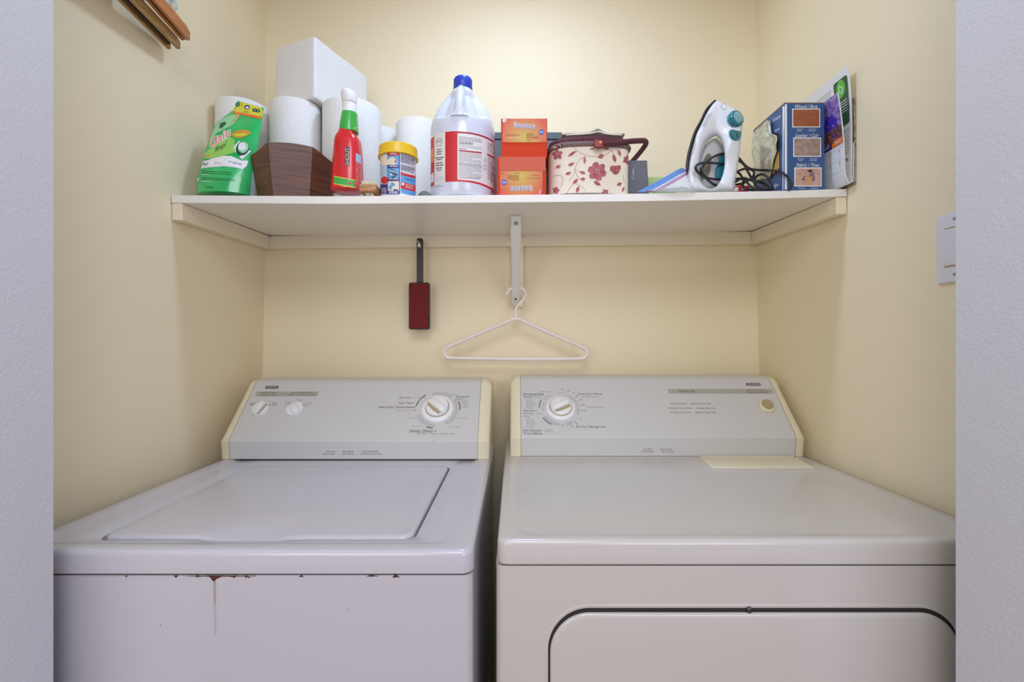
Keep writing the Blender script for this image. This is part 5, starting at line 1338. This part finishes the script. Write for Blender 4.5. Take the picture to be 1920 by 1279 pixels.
# dark soleplate edge down the left side
m = M(); sp_ = catmull([V((p[0], p[1], 0)) for p in ((1341.5, 191.8), (1326, 210), (1314.2, 235.5), (1302.8, 260), (1292, 299), (1288.6, 327))], 6)
m.loft([[W(p.x - dx, p.y - .3, idp) + DV * dy for dx, dy in ((1.6, -w_), (-1.2, -w_), (-1.2, w_), (1.6, w_))] for p, w_ in [(p, .012 + .034 * i / len(sp_)) for i, p in enumerate(sp_)]])
m.build('soleplate', m_dsteel, T, smooth=60)
isf = surf(ib)
m = M(); o = isf(1377.5, 224.5); nrm_ = V((.35, -.92, .12)).normalized(); ux = V((0, 0, 1)).cross(nrm_).normalized() * 1; fr = frame(o - nrm_ * .004, ux, nrm_.cross(ux))
m.lathe([(.0182, 0), (.0190, .004), (.0190, .011), (.0175, .0135), (.0145, .0145)], seg=120, xf=fr, mod=lambda a, z: 1 + .025 * math.sin(a * 12) * (1 if z < .0138 else 0)); dl = m.build('steam_dial', m_teal, T, smooth=35, label='scalloped teal dial')
m = M(); m.lathe([(.0135, .012), (.0135, .0152), (.0125, .0158), (.0005, .0160)], seg=40, xf=fr); m.build('dial_face', m_teal2, T)
m = M(); P_ = [(1.18 * a_, 1.15 * b_) for a_, b_ in ((-.0135, .006), (-.012, .009), (.012, .009), (.0135, .006), (.0125, -.002), (.008, -.0085), (0, -.0108), (-.008, -.0085), (-.0125, -.002))]; o = isf(1378.5, 253.5); fr = frame(o - nrm_ * .003, ux, nrm_.cross(ux))
m.prism(P_, 0, .007, lambda a_, b_, t: fr @ V((a_, b_, t))); m.build('steam_button', m_teal, T, bevel=.001, label='teal half-round button')
m = M(); m.box(.0005, .0025, -.009, .004, .007, .0076, xf=fr); m.build('button_mark', m_gap, T)
m = M(); o = isf(1356.5, 200.5); fr = frame(o, (.8, -.5, -.3), (.2, -.2, .9)); 
m.disc(1356.5, 199.5, 5.2, 6.8, isf, 0, h=.0004, n=20, rings=3, rot=-.4); m.disc(1357, 200.5, 3.4, 4.6, isf, 1, h=.0007, n=18, rings=2, rot=-.4)
m.stroke([(1306, 275), (1314, 262), (1330, 236), (1340, 222)], .8, isf, 1, .0005)
tl = lambda x, y, h=0: isf(x, y, h)
for (x0, y0_, x1, y1) in ((1316, 238, 1328, 213.5), (1320.5, 239, 1334.5, 211.5), (1318.4, 238.4, 1330, 214.6)): m.stroke([(x0, y0_), (x1, y1)], .7, isf, 2, .0006, 1)
m.open = True; m.build('shell_markings', [m_irongrey, m_white, m_mgrey], T, smooth=0)
# cord: loop through the handle, then a tangle to the right
P9 = lambda x, y: (1370 + x / 13.46, 270 + y / 13.46); P4 = lambda x, y: (1170 + x / 5.561, 170 + y / 5.561)
def cpts(P, L): return [W(*P(x, y), d) for x, y, d in L]
m = M(); r_ = .0031
def cord(*a_, **k_): m.tube(cpts(a_[0], a_[1]), r_, 10, sub=7, flat=.85)
iy = idp + .002
cord(P4, [(1120, 905, iy + .03), (1040, 925, iy + .006), (950, 925, iy - .006), (830, 895, iy - .030), (755, 830, iy - .044), (762, 775, iy - .044), (850, 752, iy - .026), (1040, 765, iy + .006), (1110, 790, iy + .03)])
cord(P4, [(1130, 990, iy + .035), (1030, 1000, iy + .006), (950, 985, iy - .008), (870, 925, iy - .030), (805, 840, iy - .042), (830, 775, iy - .042), (900, 710, iy - .022), (990, 665, iy + .002), (1060, 660, iy + .012), (1180, 690, iy + .045), (1220, 730, iy + .04), (1290, 800, iy + .03), (1370, 825, iy + .02), (1500, 830, iy), (1590, 838, 1.085), (1680, 875, 1.062), (1738, 950, 1.052), (1738, 1010, 1.052), (1715, 1038, 1.055)])
cord(P9, [(60, 720, 1.16), (170, 690, 1.15), (300, 640, 1.135), (430, 625, 1.13), (560, 670, 1.13), (590, 750, 1.13), (540, 850, 1.135), (430, 930, 1.14), (300, 990, 1.15), (120, 1030, 1.16)])
cord(P9, [(60, 400, 1.16), (210, 430, 1.15), (330, 520, 1.14), (430, 690, 1.125), (520, 850, 1.115), (610, 1000, 1.105), (700, 1100, 1.10), (800, 1160, 1.10), (950, 1168, 1.105), (1040, 1150, 1.11)])
cord(P9, [(60, 900, 1.15), (200, 870, 1.135), (330, 900, 1.12), (420, 980, 1.105), (520, 1080, 1.09), (660, 1140, 1.085), (820, 1165, 1.09), (950, 1160, 1.095)])
cord(P9, [(600, 900, 1.13), (650, 820, 1.12), (760, 770, 1.11), (870, 790, 1.10), (960, 880, 1.09), (1020, 1000, 1.085), (1050, 1100, 1.085), (1045, 1165, 1.09), (960, 1165, 1.10), (930, 1080, 1.11), (860, 1010, 1.12), (740, 960, 1.13), (620, 950, 1.135)])
cord(P9, [(60, 600, 1.17), (160, 700, 1.155), (250, 780, 1.15), (320, 930, 1.135), (300, 1060, 1.12), (360, 1140, 1.11), (480, 1160, 1.11), (600, 1150, 1.115)])
cord(P9, [(60, 1000, 1.15), (180, 920, 1.13), (330, 860, 1.12), (470, 900, 1.115), (560, 930, 1.11)])
m.build('power_cord', m_cord, T, smooth=60, label='tangled black cord')

# red and white packet behind the cord
q = W(1400, 360, 1.20); q.z = SZ(q.x, 1.20) + .001
T = thing('snack_box', q, 'small red and white packet behind the tangled black cord', 'packet')
m = M(); m.softbox(q + V((.002, .012, .026)), (.038, .022, .0245), .004, 6, (V((.95, .3, 0)).normalized(), V((-.3, .95, 0)).normalized(), V((0, 0, 1))), jit=.002); rp = m; m.build('packet_body', m_red, T, smooth=40)
rs = surf(rp); m = M(); m.quad((1378, 345), (1392, 343), (1392, 338), (1378, 341), rs, 0, 3, 1, .0006); m.quad((1376, 359), (1400, 356), (1396, 350), (1378, 352), rs, 0, 3, 2, .0006); m.quad((1404, 358), (1424, 356), (1420, 350), (1406, 351), rs, 0, 3, 2, .0006); m.quad((1388, 326), (1402, 324), (1402, 320), (1390, 321), rs, 0, 3, 1, .0006)
m.open = True; m.build('printed_label', m_wprint, T, smooth=0)

# ------------------------------------------------------------------ tall blue box of cleaning wipes
bx0, bx1, by0, by1 = .6165, .7085, 1.0665, 1.2065; bz0 = SZ(.6165, by0) + .001; bz0 = SZ(.7085, by0) + .001; bz1 = k(193.5, by0)
T = thing('cleaner_box', ((bx0 + bx1) / 2, (by0 + by1) / 2, bz0), 'tall blue box with wood, leather and fabric pictures, right end of the shelf', 'box')
bb = M(); bb.box(bx0, bx1, by0, by1, bz0, bz1); bb.build('box_body', m_boxblue, T, bevel=.0012)
m = M(); m.box(bx0 + .0005, bx1 - .0005, by0 + .0005, by1 - .001, bz1 + .0004, bz1 + .0022); m.build('top_flap', m_card, T, bevel=.0004)
bf = surf(bb); PX = lambda x, y: (1380 + x / 3.996, 100 + y / 3.996); m = M()
m.quad(PX(350, 1024), PX(366, 1024), PX(363, 398), PX(350, 398), bf, 0, 1, 6, .0004); m.rect(*PX(366, 382), *PX(381, 1020), bf, 0, 1, 4, .0004); m.rect(*PX(672, 372), *PX(680, 1018), bf, 0, 1, 4, .0004)
for (t1, y_, mi, pic) in (('Wood / Bois', 400, 2, (420, 415, 630, 556)), ('Leather / Cuir', 617, 3, (428, 632, 636, 776)), ('Fabric / Tissu', 838, 4, (436, 856, 640, 998))):
    x0, y0_, x1, y1 = pic
    a_ = PX(x0 + 18, y_ - 14); b_ = PX(x1 - 18, y_ + 12); m.text(t1, a_[0], a_[1], b_[0], b_[1], bf, 0, h=.0007, shear=.35)
    m.rect(*PX(x0, y0_), *PX(x1, y1), bf, 0, h=.0005); m.rect(*PX(x0 + 7, y0_ + 7), *PX(x1 - 7, y1 - 7), bf, mi, h=.0008)
    for xx, s1, s2 in ((x0 + 34, 'Treated', 'Traité'), (x0 + 124, 'Untreated', 'Non traité')):
        a_ = PX(xx, y1 + 8); b_ = PX(xx + (44 if xx < x0 + 100 else 54), y1 + 17); m.text(s1, a_[0], a_[1], b_[0], b_[1], bf, 0, h=.0006)
        if y1 < 990: a_ = PX(xx, y1 + 21); b_ = PX(xx + (34 if xx < x0 + 100 else 50), y1 + 30); m.text(s2, a_[0], a_[1], b_[0], b_[1], bf, 0, h=.0006)
m.disc(*PX(565, 925), 5.5, 12, bf, 6, h=.0011, n=20, rings=1, wob=.2); m.disc(*PX(550, 950), 4.5, 8, bf, 7, h=.0013, n=18, rings=1, wob=.2); m.disc(*PX(550, 882), 5, 1.6, bf, 5, h=.0014, n=14, rings=1)
for i in range(26): m.disc(*PX(random.gauss(515, 16), random.gauss(925, 20)), .9, .8, bf, random.choice((8, 7, 5, 9)), h=.0015 + i * 1e-5, n=8, rings=1)
for i in range(7): m.stroke([PX(550 + 8 * (i % 2), 440 + i * 13), PX(615, 437 + i * 13)], .5, bf, 10, .0010, 1)
# writing on the receding side
a_ = PX(272, 520); sd2 = lambda x, y, h=0: bf(x, y, h)
m.text('Furniture', 1449.5, 217.5, 1465, 225, lambda x, y, h=0: bf(x, y - (x - 1457) * .62, h), 0, h=.0007, shear=.3); m.text('Solution', 1436, 227, 1446, 233, lambda x, y, h=0: bf(x, y - (x - 1441) * .62, h), 0, h=.0007, shear=.3)
m.text('tips', 1452, 241, 1462, 247, lambda x, y, h=0: bf(x, y - (x - 1457) * .5, h), 0, h=.0007, shear=.3); m.text('edge', 1446, 343, 1460, 352, lambda x, y, h=0: bf(x, y + (x - 1457) * -.3, h), 0, h=.0007, shear=.3)
m.open = True; m.build('printed_label', [m_wprint, m_boxside, m_mahog, m_leath, m_fabr, m_gap, mat('purple_grey_ink', (130, 104, 120), .5), mat('ochre_ink', (196, 156, 96), .5), m_magaz, m_red, mat('light_mahogany_ink', (184, 116, 76), .4)], T, smooth=0, label='white script words and three framed pictures')
# torn, curled panel on its left side
m = M()
def side(x, y, lift): p = WX(x, y, bx0); return p + V((-lift, 0, 0))
m.add([side(*PX(*p), .0005) for p in ((285, 600), (325, 600), (330, 880), (262, 935))], [(0, 1, 2, 3)], 0)
m.add([side(*PX(*p), .0009) for p in ((300, 780), (325, 730), (327, 860), (275, 912))], [(0, 1, 2, 3)], 1)
m.build('torn_hole', [mat('torn_card_inside', (70, 50, 40), .9), mat('mustard_card', (196, 156, 80), .7)], T, smooth=0)
m = M(); left = [(155, 950), (148, 860), (145, 760), (140, 660), (150, 600), (190, 545), (250, 500)]; right = [(262, 940), (290, 830), (320, 740), (330, 690), (332, 620), (285, 600), (270, 510)]
def torn(u, v):
    i = min(int(v * 6), 5); t = v * 6 - i; L_ = [left[i][q] * (1 - t) + left[i + 1][q] * t for q in (0, 1)]; R_ = [right[i][q] * (1 - t) + right[i + 1][q] * t for q in (0, 1)]
    x = L_[0] * (1 - u) + R_[0] * u; y = L_[1] * (1 - u) + R_[1] * u
    e_ = 5 * noise.noise(V((u * 9, v * 11, 3)))
    lift = .003 + .005 * abs(math.sin(u * 6 + v * 3)) + .0035 * noise.noise(V((u * 5, v * 7, 1)))
    return side(*PX(x + e_, y + e_), max(lift, .0022))
m.sheet(torn, 18, 22, .0007); tp = m; m.build('torn_panel', m_crump, T, smooth=25, label='crumpled pale torn paper panel')
tf = surf(tp); m = M()
for i in range(15): m.stroke([PX(185 + i * 6, 690 + i * 2), PX(180 + i * 5.2, 930 - i * 3)], .35, tf, 0, .0012, 12)
for i in range(7): m.stroke([PX(168, 705 + i * 19), PX(190, 700 + i * 19), PX(186, 714 + i * 19)], .5, tf, 0, .0016, 3)
m.open = True; m.build('torn_panel_print', m_mgrey, T, smooth=0, kind='stuff')

# ------------------------------------------------------------------ papers leaning on the right wall
def leaf_sheet(prof, y0_, y1_, th, ztrim=None, n=10):
    m = M(); P_ = catmull([V((x, 0, z)) for x, z in prof], 4)
    def f(u, v):
        i = min(int(v * (len(P_) - 1)), len(P_) - 2); t = v * (len(P_) - 1) - i; p = P_[i].lerp(P_[i + 1], t); return V((p.x, y0_ + (y1_ - y0_) * u, p.z))
    m.sheet(f, n, len(P_) - 1, th); return m
zs = SZ(.74, 1.06) + .0012
T = thing('wall_calendar', (.735, 1.12, zs), 'open wall calendar with purple photo, leaning beside the tall blue box', 'calendar')
cal = leaf_sheet([(.7135, k(173, 1.030)), (.7205, 1.72), (.7268, 1.657), (.7285, 1.61), (.7305, 1.585), (.7360, zs + .007), (.7405, zs + .003)], 1.030, 1.26, .0022)
cal.build('pages', m_ppaper, T, smooth=60)
cf = surf(cal); PQ = lambda x, y: (1530 + x / 4.922, 110 + y / 4.922); m = M()
# the photo takes the upper half of the leaf, running back along the shelf
def calP(s, t, h=0):   # s along the shelf (m from the front edge), t height
    xx = interp([(zs, .739), (1.585, .7305), (1.61, .7285), (1.657, .7268), (1.72, .7205), (1.7665, .7135)], t); return V((xx - .0013 - h, 1.030 + s, t))
zph = 1.6565; zq_ = 1.7655
m.grid(lambda u, v: calP(.001 + .2 * u, zph + (zq_ - zph) * v, .0003), 8, 8, 0)
m.grid(lambda u, v: calP(.001 + .2 * u, 1.6575 + (1.6965 - 1.6575) * v, .0006), 4, 4, 3)
m.grid(lambda u, v: calP(.012 + .16 * u, 1.6980 + .016 * v * (1 + math.sin(u * 9)), .0007), 12, 3, 6)
m.grid(lambda u, v: calP(.0008 + .034 * u, zph - .0005 + .014 * v, .0008), 2, 2, 1); m.grid(lambda u, v: calP(.036 + .05 * u, zph - .0005 + .012 * v, .0008), 2, 2, 2)
for s_ in (.006, .042):
    for t_ in (.0045, .0085): m.grid(lambda u, v: calP(s_ + .020 * u, zph + t_ + .0012 * v, .0012), 2, 1, 5)
for i in range(5): m.grid(lambda u, v: calP(.03 * i + .012 + .0007 * u, zs + .02 + (.078) * v, .0004), 1, 5, 4)
for j in range(3): m.grid(lambda u, v: calP(.001 + .2 * u, 1.596 + j * .026 + .0006 * v, .0005), 4, 1, 4)
for i in range(4):
    for j in range(3): m.text(str(3 + i + 7 * j), 0, 0, 1, 1, lambda x, y, h: calP(.016 + .03 * i - .004 * x, 1.618 + j * .026 - .004 * y, h), 5 if False else 7, h=.0008)
for i in range(60):
    s_, t_ = random.uniform(.003, .16), random.uniform(1.66, 1.715); w_ = random.uniform(.002, .005); mi_ = random.choice((8, 9, 3, 6)); m.grid(lambda u, v: calP(s_ + w_ * u, t_ + w_ * 1.1 * v, .0009), 1, 1, mi_)
m.open = True; m.build('printed_pages', [m_magaz, m_orangep, m_navy, m_magaz2, m_lgrey, m_wprint, mat('violet_ink', (70, 50, 170), .4), m_dgrey, mat('peach_ink', (206, 150, 120), .5), mat('dark_ink', (50, 44, 56), .5)], T, smooth=0, label='purple photo above a printed date grid')
T = thing('folded_brochure', (.745, 1.12, zs), 'white brochure with a dark green panel, behind the purple calendar', 'brochure')
br = leaf_sheet([(.7352, k(122, 1.030)), (.7405, 1.79), (.7435, 1.74), (.7447, 1.68), (.7440, 1.62), (.7432, zs + .018), (.7455, zs + .006), (.7480, zs + .010), (.7487, 1.60), (.7490, 1.655)], 1.030, 1.235, .0012)
# slope the brochure's free top corner
br.build('pages', m_ppaper, T, smooth=60); brf = surf(br); m = M()
def brP(s, t, h=0): return V((interp([(1.62, .7440), (1.68, .7447), (1.74, .7435), (1.79, .7405), (1.83, .7352)], t) - .0008 - h, 1.030 + s, t))
pts = rrect(.006, .046, 1.700, 1.811, .004, 5)
rows_ = [(t_, min(.006, math.sqrt(max(0, .006 ** 2 - max(0, .006 - min(t_ - 1.702, 1.810 - t_)) ** 2)))) for t_ in [1.7025 + .107 * k_ / 40 for k_ in range(41)]]
m.grid(lambda u, v: brP(.006 + .006 - rows_[round(v * 40)][1] + (.032 + 2 * rows_[round(v * 40)][1]) * u, rows_[round(v * 40)][0], .0003), 2, 40, 0)
m.disc(0, 0, .014, .020, lambda x, y, h: brP(.028 + x, 1.788 - y, h), 1, h=.0006, n=22, rings=2); m.disc(0, 0, .006, .012, lambda x, y, h: brP(.028 + x, 1.787 - y, h), 2, h=.0009, n=18, rings=2, rot=.4, tip=.7); m.disc(0, 0, .004, .009, lambda x, y, h: brP(.028 + x, 1.787 - y, h), 1, h=.0012, n=16, rings=2, rot=.4, tip=.7)
for j in range(5): m.grid(lambda u, v: brP(.010 + (.026 - .003 * (j % 2)) * u, 1.757 - j * .006 + .0016 * v, .0006), 2, 1, 2)
for j in range(9): m.grid(lambda u, v: brP(.006 + (.05 - .008 * (j % 3)) * u, 1.690 - j * .0065 + .0012 * v, .0004), 2, 1, 3)
for j in range(7):
    for i in range(7): m.grid(lambda u, v: brP(.062 + i * .007 + .004 * u, 1.80 - j * .006 + .0018 * v, .0004), 1, 1, 3)
m.text('IX', 0, 0, 1, 1, lambda x, y, h: brP(.022 - .014 * x, 1.626 - .007 * y, h), 4, h=.0006)
m.open = True; m.build('printed_pages', [m_dkg, mat('leaf_green_print', (90, 190, 60), .4), m_wprint, m_mgrey, m_black], T, smooth=0)
mg = leaf_sheet([(.7512, 1.755), (.7522, 1.72), (.7528, 1.69), (.7530, 1.66), (.7530, 1.60), (.7530, zs + .001)], 1.032, 1.20, .0022)
mg.build('magazine', m_magaz3, loc=(.7525, 1.1, zs), smooth=60, label='thin multicoloured magazine against the right wall behind the brochure', cat='magazine')
